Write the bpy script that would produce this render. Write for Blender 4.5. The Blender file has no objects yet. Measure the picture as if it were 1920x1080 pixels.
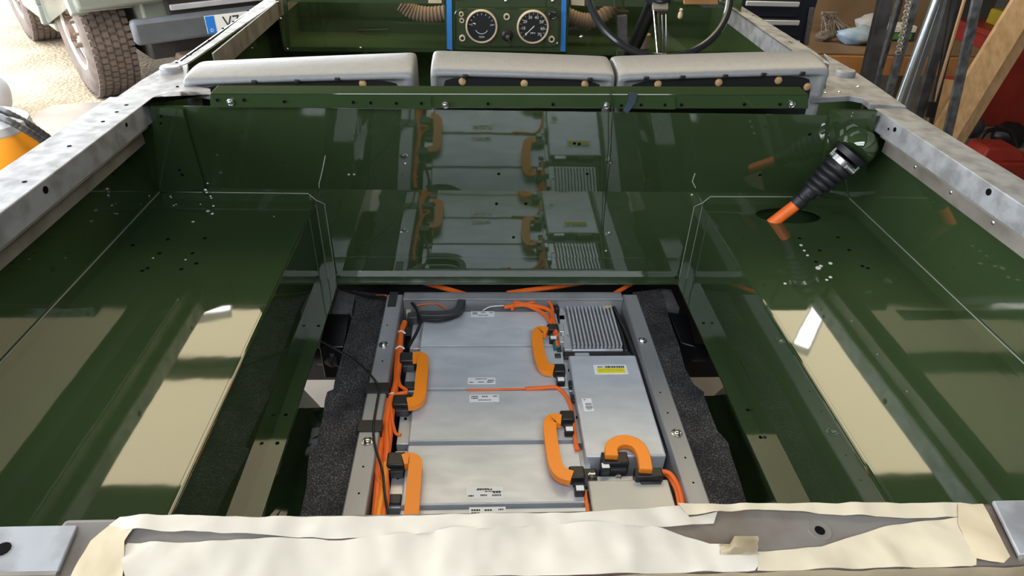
import bpy, bmesh, math, random
from mathutils import Vector, Matrix, noise
random.seed(7)
S = bpy.context.scene
COL = S.collection
V = Vector

# ------------------------------------------------------------------ camera
CAM = V((-.080, -1.369, .908)); FPX = 1201.0
YAW, PITCH, ROLL = .0612, .5998, -.0349
fw = V((math.sin(YAW)*math.cos(PITCH), math.cos(YAW)*math.cos(PITCH), -math.sin(PITCH)))
rt = V((math.cos(YAW), -math.sin(YAW), 0)); dn = fw.cross(rt)
rt, dn = (rt*math.cos(ROLL)+dn*math.sin(ROLL)), (-rt*math.sin(ROLL)+dn*math.cos(ROLL))
cd = bpy.data.cameras.new('camera'); cam = bpy.data.objects.new('camera', cd); COL.objects.link(cam)
m3 = Matrix((rt, -dn, -fw)).transposed()
cam.matrix_world = Matrix.Translation(CAM) @ m3.to_4x4()
cd.sensor_width = 36; cd.lens = 36*FPX/1920; cd.clip_start = .02; cd.clip_end = 200
S.camera = cam
# ------------------------------------------------------------------ sky, portals, exposure
w = bpy.data.worlds.new('sky'); S.world = w; w.use_nodes = True
bg = w.node_tree.nodes['Background']; bg.inputs[0].default_value = (.90, .95, 1, 1); bg.inputs[1].default_value = 5.2
S.view_settings.view_transform = 'Standard'; S.view_settings.look = 'None'
S.view_settings.exposure = 0.62; S.view_settings.gamma = 1; S.view_settings.use_curve_mapping = False
ROOF_Z = 1.9
RL1 = (-1.95, 2.2, .55, 1.95)      # rooflight over the cab
BACK_Y = -4.2
RL2 = (-1.1, 1.2, -3.2, -1.5)     # unseen rooflight, inferred behind the tailgate and sized to light tape and mirrored lids
def portal(name, x, y, z, sx, sy, rot):
    l = bpy.data.lights.new(name, 'AREA'); l.shape = 'RECTANGLE'; l.size = sx; l.size_y = sy
    l.cycles.is_portal = True
    o = bpy.data.objects.new(name, l); o.location = (x, y, z); o.rotation_euler = rot; COL.objects.link(o)
portal('rooflight_portal_offscreen', (RL1[0]+RL1[1])/2, (RL1[2]+RL1[3])/2, ROOF_Z+.08, RL1[1]-RL1[0], RL1[3]-RL1[2], (0, 0, 0))
portal('rear_rooflight_portal_offscreen', (RL2[0]+RL2[1])/2, (RL2[2]+RL2[3])/2, ROOF_Z+.08, RL2[1]-RL2[0], RL2[3]-RL2[2], (0, 0, 0))
portal('open_side_portal_offscreen', -2.62, .3, .6, 2.6, 9.0, (0, -math.pi/2, 0))

# ------------------------------------------------------------------ pixel -> place helpers (1920 x 1080)
def ray(x, y): return fw + rt*((x-960)/FPX) + dn*((y-540)/FPX)
def az(x, y, z): d = ray(x, y); return CAM + d*((z-CAM.z)/d.z)
def ay(x, y, Y): d = ray(x, y); return CAM + d*((Y-CAM.y)/d.y)
def ax(x, y, X): d = ray(x, y); return CAM + d*((X-CAM.x)/d.x)
def apl(x, y, P, N):
    d = ray(x, y); return CAM + d*((P-CAM).dot(N)/d.dot(N))

# ------------------------------------------------------------------ materials
def mat(name, col, rough=.5, metal=0., spec=.5, ior=1.5, var=0., vscale=8., col2=None, bump=0., bscale=40., rvar=0., coat=0., stretch=None, detail=4., thr=None, bdist=.002):
    m = bpy.data.materials.new(name); m.use_nodes = True
    nt = m.node_tree; N = nt.nodes; L = nt.links; b = N['Principled BSDF']
    b.inputs['Base Color'].default_value = (*col, 1); b.inputs['Roughness'].default_value = rough
    b.inputs['Metallic'].default_value = metal; b.inputs['Specular IOR Level'].default_value = spec
    b.inputs['IOR'].default_value = ior; b.inputs['Coat Weight'].default_value = coat; b.inputs['Coat Roughness'].default_value = .03
    tc = N.new('ShaderNodeTexCoord'); vec = tc.outputs['Object']
    if stretch:
        mp = N.new('ShaderNodeMapping'); mp.inputs['Scale'].default_value = stretch
        L.new(vec, mp.inputs[0]); vec = mp.outputs[0]
    if col2 is None and var: col2 = tuple(c*(1-var) for c in col)
    if col2:
        n = N.new('ShaderNodeTexNoise'); n.inputs['Scale'].default_value = vscale; n.inputs['Detail'].default_value = detail
        L.new(vec, n.inputs['Vector'])
        r = N.new('ShaderNodeValToRGB'); a, c = thr or (.35, .65)
        r.color_ramp.elements[0].position = a; r.color_ramp.elements[1].position = c
        r.color_ramp.elements[0].color = (*col, 1); r.color_ramp.elements[1].color = (*col2, 1)
        L.new(n.outputs['Fac'], r.inputs[0]); L.new(r.outputs[0], b.inputs['Base Color'])
    if rvar:
        n2 = N.new('ShaderNodeTexNoise'); n2.inputs['Scale'].default_value = vscale*1.7; n2.inputs['Detail'].default_value = 5
        L.new(vec, n2.inputs['Vector'])
        mr = N.new('ShaderNodeMapRange'); mr.inputs[1].default_value = .3; mr.inputs[2].default_value = .7
        mr.inputs[3].default_value = max(0, rough-rvar); mr.inputs[4].default_value = min(1, rough+rvar)
        L.new(n2.outputs['Fac'], mr.inputs[0]); L.new(mr.outputs[0], b.inputs['Roughness'])
    if bump:
        n3 = N.new('ShaderNodeTexNoise'); n3.inputs['Scale'].default_value = bscale; n3.inputs['Detail'].default_value = 3
        L.new(vec, n3.inputs['Vector'])
        bp = N.new('ShaderNodeBump'); bp.inputs['Strength'].default_value = bump; bp.inputs['Distance'].default_value = bdist
        L.new(n3.outputs['Fac'], bp.inputs['Height']); L.new(bp.outputs[0], b.inputs['Normal'])
    return m
GREEN = mat('green_gloss_paint', (.034, .058, .023), .04, spec=.5, ior=1.95, var=.12, vscale=3, bump=.10, bscale=5, bdist=.004)
SEAL = mat('seam_sealer', (.20, .22, .18), .4)
CHIP = mat('bare_paint_chip', (.55, .57, .52), .5)
GALV = mat('galvanised_steel', (.33, .34, .355), .5, metal=.25, col2=(.22, .22, .225), thr=(.42, .62), vscale=26, rvar=.12, bump=.15, bscale=60, detail=8)
GALV_DULL = mat('dull_galvanised_steel', (.27, .25, .22), .55, metal=.35, col2=(.18, .16, .135), vscale=16, rvar=.1, bump=.2, bscale=50, detail=8)
HOLE_SHADE = mat('hole_shade_black', (.002, .002, .002), .9, spec=.1)  # shade inside small holes, painted as thin black discs
STEEL = mat('bright_steel', (.7, .7, .7), .25, metal=1, var=.3, vscale=60)
RAIL = mat('brushed_steel_frame', (.36, .365, .38), .42, metal=.45, var=.22, vscale=10, stretch=(1, .15, 1), rvar=.08)
ALU = mat('satin_aluminium_lid', (.66, .69, .735), .42, metal=.32, col2=(.53, .555, .60), thr=(.3, .72), vscale=12, rvar=.06, bump=.05, bscale=25, detail=9, stretch=(1, 2.5, 1))
ALU2 = mat('plain_aluminium_casting', (.60, .61, .63), .42, metal=.6, var=.12, vscale=30, rvar=.06)
CREAMBOX = mat('pale_aluminium_cover', (.58, .56, .50), .45, metal=.2, col2=(.50, .50, .47), vscale=7, rvar=.05)
ORANGE = mat('orange_link_plastic', (.95, .27, .012), .38)
ORANGE_CABLE = mat('orange_cable_sheath', (.90, .16, .018), .42, var=.15, vscale=20)
BLACK = mat('black_plastic', (.012, .012, .013), .42)
BLACKR = mat('black_rubber', (.014, .014, .016), .5, var=.3, vscale=30)
GREYP = mat('dark_grey_connector', (.03, .031, .033), .45)
def speck_mat():
    m = bpy.data.materials.new('gritty_black_coating'); m.use_nodes = True; nt = m.node_tree; N = nt.nodes; L = nt.links; b = N['Principled BSDF']
    b.inputs['Roughness'].default_value = .7; tc = N.new('ShaderNodeTexCoord')
    def nz(sc, d):
        n = N.new('ShaderNodeTexNoise'); n.inputs['Scale'].default_value = sc; n.inputs['Detail'].default_value = d; n.inputs['Roughness'].default_value = .7; L.new(tc.outputs['Object'], n.inputs['Vector']); return n.outputs['Fac']
    def ramp(f, p0, c0, p1, c1):
        q = N.new('ShaderNodeValToRGB'); q.color_ramp.elements[0].position = p0; q.color_ramp.elements[1].position = p1; q.color_ramp.elements[0].color = (*c0, 1); q.color_ramp.elements[1].color = (*c1, 1); L.new(f, q.inputs[0]); return q.outputs[0]
    g = ramp(nz(330, 6), .50, (.022,.022,.026), .70, (.40,.385,.375)); p = ramp(nz(14, 5), .35, (.25,.25,.27), .65, (1,.97,.93))
    mx = N.new('ShaderNodeMix'); mx.data_type = 'RGBA'; mx.blend_type = 'MULTIPLY'; mx.inputs[0].default_value = 1; L.new(g, mx.inputs[6]); L.new(p, mx.inputs[7]); L.new(mx.outputs[2], b.inputs['Base Color'])
    bp = N.new('ShaderNodeBump'); bp.inputs['Strength'].default_value = .7; bp.inputs['Distance'].default_value = .003; L.new(nz(220, 4), bp.inputs['Height']); L.new(bp.outputs[0], b.inputs['Normal'])
    return m
SPECK = speck_mat()
CHASSIS = mat('black_chassis_paint', (.006, .006, .008), .35, var=.3)
GREYCOAT = mat('grey_dusty_steel', (.11, .105, .11), .7, var=.35, vscale=60)
WHITE = mat('white_sticker', (.82, .83, .84), .5)
INK = mat('black_print', (.03, .03, .035), .6)
YELLOW = mat('yellow_print', (.86, .74, .03), .5)
TAPE = mat('masking_tape', (.54, .475, .345), .6, col2=(.47, .41, .30), vscale=9, bump=.8, bscale=11, bdist=.010)
TAPEW = mat('pale_masking_tape', (.55, .505, .42), .6, col2=(.43, .395, .33), vscale=11, bump=.8, bscale=10, bdist=.010)
TAPEY = mat('cream_masking_tape', (.54, .455, .305), .6, col2=(.47, .39, .26), vscale=10, bump=.8, bscale=13, bdist=.010)
GREYTAIL = mat('bare_grey_tailgate', (.155, .140, .125), .6, metal=.15, col2=(.105, .072, .048), thr=(.45, .68), vscale=14, bump=.2, bscale=40, detail=8)
BLUETAPE = mat('blue_masking_tape', (.03, .22, .62), .55, var=.15, vscale=20)
DIAL = mat('dial_face', (.018, .020, .022), .35)
CREAM = mat('cream_bezel', (.62, .50, .36), .35)
DIALWHITE = mat('dial_print', (.75, .75, .7), .5)
CHROME = mat('chrome', (.75, .75, .75), .12, metal=1)
HUBM = mat('glossy_black_hub', (.02, .022, .025), .12)
WOODSTUD = mat('tan_stud', (.55, .34, .16), .5, var=.2, vscale=80)
HOSE = mat('brown_ribbed_duct', (.20, .14, .09), .7)
VINYL = mat('grey_elephant_hide_vinyl', (.25, .255, .258), .38, var=.08, vscale=60, bump=.0)
def add_dots(m, scale, s, dist):
    nt = m.node_tree; N = nt.nodes; L = nt.links
    tc = N.new('ShaderNodeTexCoord'); vo = N.new('ShaderNodeTexVoronoi'); vo.inputs['Scale'].default_value = scale
    L.new(tc.outputs['Object'], vo.inputs['Vector'])
    bp = N.new('ShaderNodeBump'); bp.inputs['Strength'].default_value = s; bp.inputs['Distance'].default_value = dist
    L.new(vo.outputs['Distance'], bp.inputs['Height']); L.new(bp.outputs[0], N['Principled BSDF'].inputs['Normal'])
add_dots(VINYL, 260, .25, .0012)
CONC = mat('concrete_floor', (.31, .265, .215), .8, var=.3, vscale=3, bump=.3, bscale=60, detail=9)
def gravel_mat():
    m = mat('tan_gravel', (.47, .375, .255), .9, col2=(.29, .22, .14), vscale=2.2, bump=0, detail=10)
    nt = m.node_tree; N = nt.nodes; L = nt.links; b = N['Principled BSDF']
    tc = N.new('ShaderNodeTexCoord')
    vo = N.new('ShaderNodeTexVoronoi'); vo.inputs['Scale'].default_value = 38; L.new(tc.outputs['Object'], vo.inputs['Vector'])
    mix = N.new('ShaderNodeMix'); mix.data_type = 'RGBA'; mix.blend_type = 'MULTIPLY'; mix.inputs[0].default_value = .55
    hs = N.new('ShaderNodeValToRGB'); hs.color_ramp.elements[0].color = (.55, .52, .48, 1); hs.color_ramp.elements[1].color = (1.1, 1.08, 1.05, 1)
    L.new(vo.outputs['Color'], hs.inputs[0])
    src = b.inputs['Base Color'].links[0].from_socket
    L.new(src, mix.inputs[6]); L.new(hs.outputs[0], mix.inputs[7]); L.new(mix.outputs[2], b.inputs['Base Color'])
    bp = N.new('ShaderNodeBump'); bp.inputs['Strength'].default_value = .6; bp.inputs['Distance'].default_value = .02
    L.new(vo.outputs['Distance'], bp.inputs['Height']); L.new(bp.outputs[0], b.inputs['Normal'])
    return m
GRAVEL = gravel_mat()
ROOFM = mat('dark_roof_sheet', (.035, .033, .030), .8, var=.3)
WALLM = mat('workshop_wall', (.12, .105, .085), .8, var=.3, vscale=2)
def glass_mat(name, tint):
    m = bpy.data.materials.new(name); m.use_nodes = True; nt = m.node_tree; N = nt.nodes; L = nt.links
    N.remove(N['Principled BSDF']); t = N.new('ShaderNodeBsdfTransparent'); t.inputs[0].default_value = (*tint, 1)
    L.new(t.outputs[0], N['Material Output'].inputs[0]); return m
RLGLASS = glass_mat('yellowed_rooflight', (.54, .43, .27))
RLCLEAR = glass_mat('clear_rooflight', (.97, .98, 1.0))
TYRE = mat('dusty_tyre', (.15, .115, .095), .85, var=.35, vscale=12, bump=.3, bscale=50)
CARPAINT = mat('pale_sage_car_paint', (.215, .235, .20), .3, var=.08, vscale=3, coat=.3)
CARGREY = mat('grey_bumper_steel', (.10, .11, .125), .5, var=.2)
CARDARK = mat('dark_underbody', (.03, .026, .024), .8, var=.4, vscale=10)
WHEELM = mat('silver_wheel', (.62, .60, .57), .4, metal=.5, var=.3, vscale=9)
RUST = mat('rusty_dust', (.20, .135, .095), .8, var=.3)
PLATEBLUE = mat('plate_blue', (.02, .20, .70), .4)
NAVY = mat('dark_navy_enamel', (.010, .014, .026), .35)
HANDLE = mat('pale_drawer_pull', (.62, .66, .72), .35, metal=.3)
WOOD = mat('pale_pine', (.66, .46, .27), .6, col2=(.52, .33, .17), vscale=6, stretch=(6, 6, .7), detail=8)
PLY = mat('tan_plywood', (.25, .165, .095), .65, col2=(.16, .10, .055), vscale=3, detail=8)
ORWOOD = mat('orange_plywood_edge', (.58, .28, .10), .6, var=.3, vscale=8)
BLUEBAG = mat('pale_blue_plastic', (.22, .36, .55), .5, col2=(.42, .52, .62), vscale=9)
DKBLUE = mat('dark_blue_grey', (.035, .05, .08), .6, var=.3)
GREENBOX = mat('green_print_box', (.10, .32, .06), .5)
BRISTLE = mat('dirty_bristle', (.26, .22, .18), .9, col2=(.10, .08, .07), vscale=30)
BARBLACK = mat('black_steel_bar', (.028, .030, .034), .5, col2=(.07, .072, .08), vscale=14)
BARGREY = mat('mottled_grey_bar', (.05, .055, .065), .5, col2=(.16, .17, .20), vscale=25, detail=8)
TUBEGALV = mat('bluish_galvanised_tube', (.50, .57, .62), .28, metal=.7, var=.25, vscale=9)
RED = mat('red_plastic', (.42, .045, .030), .45, var=.25, vscale=9)
VACORANGE = mat('orange_tub_plastic', (.90, .34, .015), .4, var=.1)
VACGREY = mat('pale_grey_plastic', (.55, .55, .58), .45, var=.15)
CHAINM = mat('pale_chain_steel', (.55, .53, .48), .5, metal=.4, var=.4, vscale=60)

# ------------------------------------------------------------------ mesh helpers
def link(name, me, m=None):
    o = bpy.data.objects.new(name, me); COL.objects.link(o)
    if m: 
        for mm in (m if isinstance(m, (list, tuple)) else [m]): me.materials.append(mm)
    return o
def finish(name, bm, m, parent=None, bev=0, seg=2, smooth=True, ang=35):
    bmesh.ops.recalc_face_normals(bm, faces=bm.faces[:])
    me = bpy.data.meshes.new(name); bm.to_mesh(me); bm.free()
    if smooth:
        me.polygons.foreach_set('use_smooth', [True]*len(me.polygons)); me.set_sharp_from_angle(angle=math.radians(ang))
    o = link(name, me, m)
    if bev:
        md = o.modifiers.new('bevel', 'BEVEL'); md.width = bev; md.segments = seg; md.limit_method = 'ANGLE'; md.harden_normals = False
    if parent: setparent(o, parent)
    return o
def setparent(o, p):
    o.parent = p
    if p.type == 'EMPTY': o.matrix_parent_inverse = Matrix.Translation(-p.location)
def tag(o, label, cat, group=None):
    o['label'] = label; o['category'] = cat
    if group: o['group'] = group
    return o
def thing(name, label, cat, loc, group=None):
    o = bpy.data.objects.new(name, None); o.empty_display_size = .05; COL.objects.link(o); o.location = loc
    return tag(o, label, cat, group)
def struct(o): o['kind'] = 'structure'; return o
def B(): return bmesh.new()
def box(bm, lo, hi):
    x0, y0, z0 = lo; x1, y1, z1 = hi
    v = [bm.verts.new(p) for p in ((x0,y0,z0),(x1,y0,z0),(x1,y1,z0),(x0,y1,z0),(x0,y0,z1),(x1,y0,z1),(x1,y1,z1),(x0,y1,z1))]
    for f in ((0,3,2,1),(4,5,6,7),(0,1,5,4),(1,2,6,5),(2,3,7,6),(3,0,4,7)): bm.faces.new([v[i] for i in f])
def hexa(bm, p):   # 8 corners: 4 bottom, 4 top
    v = [bm.verts.new(q) for q in p]
    for f in ((0,3,2,1),(4,5,6,7),(0,1,5,4),(1,2,6,5),(2,3,7,6),(3,0,4,7)): bm.faces.new([v[i] for i in f])
def prism(bm, pts, vec, mi=0):
    vec = V(vec); a = [bm.verts.new(p) for p in pts]; b = [bm.verts.new(V(p)+vec) for p in pts]; n = len(pts)
    fs = [bm.faces.new(a), bm.faces.new(b[::-1])]
    for i in range(n): fs.append(bm.faces.new((a[i], b[i], b[(i+1) % n], a[(i+1) % n])))
    for f in fs: f.material_index = mi
    bmesh.ops.triangulate(bm, faces=fs[:2]) if n > 4 else None
def frame(d):
    d = V(d).normalized(); u = d.cross(V((0,0,1)))
    if u.length < 1e-3: u = d.cross(V((0,1,0)))
    u.normalize(); return d, u, d.cross(u)
def cyl(bm, p0, p1, r0, r1=None, n=16, mi=0):
    p0 = V(p0); p1 = V(p1); r1 = r0 if r1 is None else r1; d, u, v = frame(p1-p0); A = []; Bv = []
    for i in range(n):
        a = 2*math.pi*i/n; e = u*math.cos(a)+v*math.sin(a); A.append(bm.verts.new(p0+e*r0)); Bv.append(bm.verts.new(p1+e*r1))
    fs = [bm.faces.new(A), bm.faces.new(Bv[::-1])]
    for i in range(n): fs.append(bm.faces.new((A[i], Bv[i], Bv[(i+1) % n], A[(i+1) % n])))
    for f in fs: f.material_index = mi
def lathe(bm, p0, axis, prof, n=24, mi=0, close=True):   # prof: (dist along axis, radius)
    p0 = V(p0); d, u, v = frame(axis); rings = []
    for t, r in prof:
        rings.append([bm.verts.new(p0+d*t+(u*math.cos(2*math.pi*i/n)+v*math.sin(2*math.pi*i/n))*r) for i in range(n)])
    for k in range(len(rings)-1):
        for i in range(n): bm.faces.new((rings[k][i], rings[k+1][i], rings[k+1][(i+1) % n], rings[k][(i+1) % n])).material_index = mi
    if close: bm.faces.new(rings[0]).material_index = mi; bm.faces.new(rings[-1][::-1]).material_index = mi
def smooth_path(pts, k=6):
    pts = [V(p) for p in pts]; out = []
    if len(pts) < 3: return pts
    P = [pts[0]*2-pts[1]]+pts+[pts[-1]*2-pts[-2]]
    for i in range(1, len(P)-2):
        for j in range(k):
            t = j/k; a, b, c, d = P[i-1], P[i], P[i+1], P[i+2]
            out.append(.5*((2*b)+(c-a)*t+(2*a-5*b+4*c-d)*t*t+(3*b-a-3*c+d)*t**3))
    return out+[pts[-1]]
def tube(bm, pts, r, n=10, k=6, mi=0, closed=False):
    P = smooth_path(pts, k) if k else [V(p) for p in pts]; rings = []; up = None
    for i, p in enumerate(P):
        if closed: d = P[(i+1) % len(P)]-P[i-1]
        else: d = P[min(i+1, len(P)-1)]-P[max(i-1, 0)]
        d.normalize()
        if up is None: _, u, v = frame(d)
        else:
            u = (up-d*up.dot(d)).normalized(); v = d.cross(u)
        up = u; rr = r(i/(len(P)-1)) if callable(r) else r
        rings.append([bm.verts.new(p+(u*math.cos(2*math.pi*j/n)+v*math.sin(2*math.pi*j/n))*rr) for j in range(n)])
    m = len(rings)
    for a in range(m if closed else m-1):
        b = (a+1) % m
        for j in range(n): bm.faces.new((rings[a][j], rings[b][j], rings[b][(j+1) % n], rings[a][(j+1) % n])).material_index = mi
    if not closed: bm.faces.new(rings[0]); bm.faces.new(rings[-1][::-1])
def ribbon(bm, pts, w, t, k=5):        # flat bar lying in the horizontal plane
    P = smooth_path(pts, k) if k else [V(p) for p in pts]; R = []
    for i, p in enumerate(P):
        d = P[min(i+1, len(P)-1)]-P[max(i-1, 0)]; d.z = 0; d.normalize(); nn = V((d.y, -d.x, 0)); z = V((0,0,t/2))
        R.append([bm.verts.new(q) for q in (p+nn*w/2-z, p+nn*w/2+z, p-nn*w/2+z, p-nn*w/2-z)])
    for a in range(len(R)-1):
        for j in range(4): bm.faces.new((R[a][j], R[a+1][j], R[a+1][(j+1) % 4], R[a][(j+1) % 4]))
    bm.faces.new(R[0]); bm.faces.new(R[-1][::-1])
def disc(bm, c, nrm, r, t=.0008, n=12, mi=0): c = V(c); nrm = V(nrm).normalized(); cyl(bm, c-nrm*.002, c+nrm*t, r, n=n, mi=mi)
def mesh_shared(name, me, parent, M):
    o = bpy.data.objects.new(name, me); COL.objects.link(o); o.parent = parent
    if parent.type == 'EMPTY': o.matrix_parent_inverse = Matrix.Translation(-parent.location)
    o.matrix_basis = M; return o
def orient(c, nrm, s=1.0):
    q = V(nrm).to_track_quat('Z', 'Y'); return Matrix.Translation(V(c)) @ q.to_matrix().to_4x4() @ Matrix.Scale(s, 4)
def proto(fn, m, name, bev=0):
    bm = B(); fn(bm); bmesh.ops.recalc_face_normals(bm, faces=bm.faces[:]); me = bpy.data.meshes.new(name); bm.to_mesh(me); bm.free()
    me.polygons.foreach_set('use_smooth', [True]*len(me.polygons)); me.set_sharp_from_angle(angle=math.radians(40))
    for mm in (m if isinstance(m, (list, tuple)) else [m]): me.materials.append(mm)
    return me
HOLE_ME = proto(lambda bm: cyl(bm, (0,0,-.002), (0,0,.0006), .004, n=12), HOLE_SHADE, 'hole')
def boltf(bm):
    lathe(bm, (0,0,-.002), (0,0,1), [(0,.0115),(.0035,.0115),(.004,.0095),(.003,.008),(.007,.006),(.0085,.004),(.0085,.001)], n=14)
BOLT_ME = proto(boltf, STEEL, 'bolt')
RIVET_ME = proto(lambda bm: lathe(bm, (0,0,-.001), (0,0,1), [(0,.005),(.002,.0045),(.0032,.0025),(.0034,.0005)], n=10), STEEL, 'rivet')
CHIP_ME = proto(lambda bm: cyl(bm, (0,0,-.001), (0,0,.0007), .0025, n=7), CHIP, 'chip')
def holes(parent, pts, nrm, s=1.0, name='drill_hole_disc', me=None):
    for q in pts:
        sc = s
        if isinstance(q, tuple) and len(q) == 2: q, sc = q
        mesh_shared(name, me or HOLE_ME, parent, orient(q, nrm, sc))
def text_into(bm, s, org, xd, yd, size, mi=0, thick=.0004):
    cu = bpy.data.curves.new('t', 'FONT'); cu.body = s; cu.size = size; cu.align_x = 'CENTER'; cu.align_y = 'CENTER'; cu.resolution_u = 2
    ob = bpy.data.objects.new('t', cu); COL.objects.link(ob); bpy.context.view_layer.update()
    me = bpy.data.meshes.new_from_object(ob.evaluated_get(bpy.context.evaluated_depsgraph_get()))
    xd = V(xd).normalized(); yd = V(yd).normalized(); n = xd.cross(yd); org = V(org)
    vs = [bm.verts.new(org+xd*v.co.x+yd*v.co.y+n*thick) for v in me.vertices]
    for p in me.polygons:
        try: bm.faces.new([vs[i] for i in p.vertices]).material_index = mi
        except ValueError: pass
    bpy.data.objects.remove(ob); bpy.data.curves.remove(cu); bpy.data.meshes.remove(me)

# ================================================================== SETTING
LAMP_A = ((-1.98, 1.72, 1.82), (-1.58, 1.84, 1.82)); LAMP_B = ((2.06, 1.80, 1.82), (1.76, 1.40, 1.82))
GZ = -.65
bm = B(); box(bm, (-2.35, -4.2, GZ-.2), (4.7, 4.8, GZ)); struct(finish('floor', bm, CONC, smooth=False))
bm = B(); box(bm, (-30, -12, GZ-.22), (-2.35, 40, GZ-.004)); box(bm, (-2.35, 4.8, GZ-.22), (30, 40, GZ-.004)); box(bm, (-30, -40, GZ-.22), (30, -12, GZ-.004)); box(bm, (-2.35, -12, GZ-.22), (30, -4.2, GZ-.004)); struct(finish('ground', bm, GRAVEL, smooth=False))
# concrete apron strip between floor and gravel
bm = B(); prism(bm, [V((-2.9,-4.2,GZ-.1)), V((-2.35,-4.2,GZ-.1)), V((-2.35,3.35,GZ-.1)), V((-3.05,3.15,GZ-.1))], (0,0,.102)); struct(finish('trim_1', bm, CONC, smooth=False))
# roof with two rooflights
def roof():
    bm = B(); X0, X1, Y0, Y1 = -2.6, 4.7, BACK_Y, 4.8; z0, z1 = ROOF_Z, ROOF_Z+.06
    box(bm, (X0, Y0, z0), (X1, RL2[2], z1)); box(bm, (X0, RL2[2], z0), (RL2[0], RL2[3], z1)); box(bm, (RL2[1], RL2[2], z0), (X1, RL2[3], z1)); box(bm, (X0, RL2[3], z0), (X1, RL1[2], z1)); box(bm, (X0, RL1[2], z0), (RL1[0], RL1[3], z1)); box(bm, (RL1[1], RL1[2], z0), (X1, RL1[3], z1))
    box(bm, (X0, RL1[3], z0), (X1, Y1, z1))
    return struct(finish('ceiling', bm, ROOFM, smooth=False))
ceil = roof()
for i, (r, m) in enumerate(((RL1, RLGLASS), (RL2, RLCLEAR))):
    bm = B(); v = [bm.verts.new(p) for p in ((r[0], r[2], ROOF_Z+.05), (r[1], r[2], ROOF_Z+.05), (r[1], r[3], ROOF_Z+.05), (r[0], r[3], ROOF_Z+.05))]; bm.faces.new(v)
    o = struct(finish('window_%d' % (i+1), bm, m, smooth=False))
    bm = B()
    if i == 0: hexa(bm, [(r[0], 1.26, ROOF_Z-.05), (0, 1.30, ROOF_Z-.05), (0, 1.38, ROOF_Z-.05), (r[0], 1.36, ROOF_Z-.05), (r[0], 1.26, ROOF_Z+.03), (0, 1.30, ROOF_Z+.03), (0, 1.38, ROOF_Z+.03), (r[0], 1.36, ROOF_Z+.03)])
    else: box(bm, (r[0], -2.25, ROOF_Z-.06), (r[1], -2.17, ROOF_Z+.03))
    finish('glazing_bar', bm, ROOFM, o, smooth=False)
def batten(side, label, a, b, wd):
    a = V(a); b = V(b); t = thing('ceiling_lamp_%s_offscreen' % side, label, 'lamp', tuple((a+b)/2+V((0,0,.06))), 'workshop ceiling lamps')
    d = (b-a).normalized(); sdv = V((-d.y, d.x, 0))*wd/2
    bm = B(); prism(bm, [a-sdv, b-sdv, b+sdv, a+sdv], (0,0,.06)); finish('housing', bm, VACGREY, t, bev=.006)
    bm = B(); prism(bm, [a-sdv*.8-V((0,0,.012)), b-sdv*.8-V((0,0,.012)), b+sdv*.8-V((0,0,.012)), a+sdv*.8-V((0,0,.012))], (0,0,.012)); finish('diffuser_%s_offscreen' % side, bm, LAMPM, t, bev=.003)
    bm = B(); cyl(bm, (a+b)/2+V((0,0,.05)), V(((a+b).x/2, (a+b).y/2, ROOF_Z+.04)), .012, n=8); finish('hanger', bm, VACGREY, t)
LAMPM = bpy.data.materials.new('lamp_diffuser'); LAMPM.use_nodes = True
LAMPM.node_tree.nodes['Principled BSDF'].inputs['Emission Color'].default_value = (1, .97, .92, 1); LAMPM.node_tree.nodes['Principled BSDF'].inputs['Emission Strength'].default_value = 7
batten('left', 'short white ceiling lamp over the parked car side of the cab', LAMP_A[0], LAMP_A[1], .20)
batten('right', 'long white ceiling lamp over the tool chest side of the cab', LAMP_B[0], LAMP_B[1], .10)
bm = B(); box(bm, (4.6, BACK_Y, GZ), (4.7, 4.8, ROOF_Z)); struct(finish('wall_right', bm, WALLM, smooth=False))
bm = B(); box(bm, (-.9, 4.7, GZ), (4.6, 4.8, ROOF_Z)); struct(finish('wall_front', bm, WALLM, smooth=False))
bm = B(); box(bm, (-2.6, BACK_Y, GZ), (4.6, BACK_Y+.1, ROOF_Z)); struct(finish('wall_back', bm, WALLM, smooth=False))

# ================================================================== VEHICLE
AL, AR, BL, BR, h, H = -.463, .457, -.813, .811, .217, .471
YR = -1.04
car = thing('off_road_vehicle', 'dark green open off-road vehicle with galvanised cappings and stripped rear load tub', 'vehicle', (0, 0, GZ))
def P(name, bm, m, parent=car, **k): return finish(name, bm, m, parent, **k)

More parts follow.
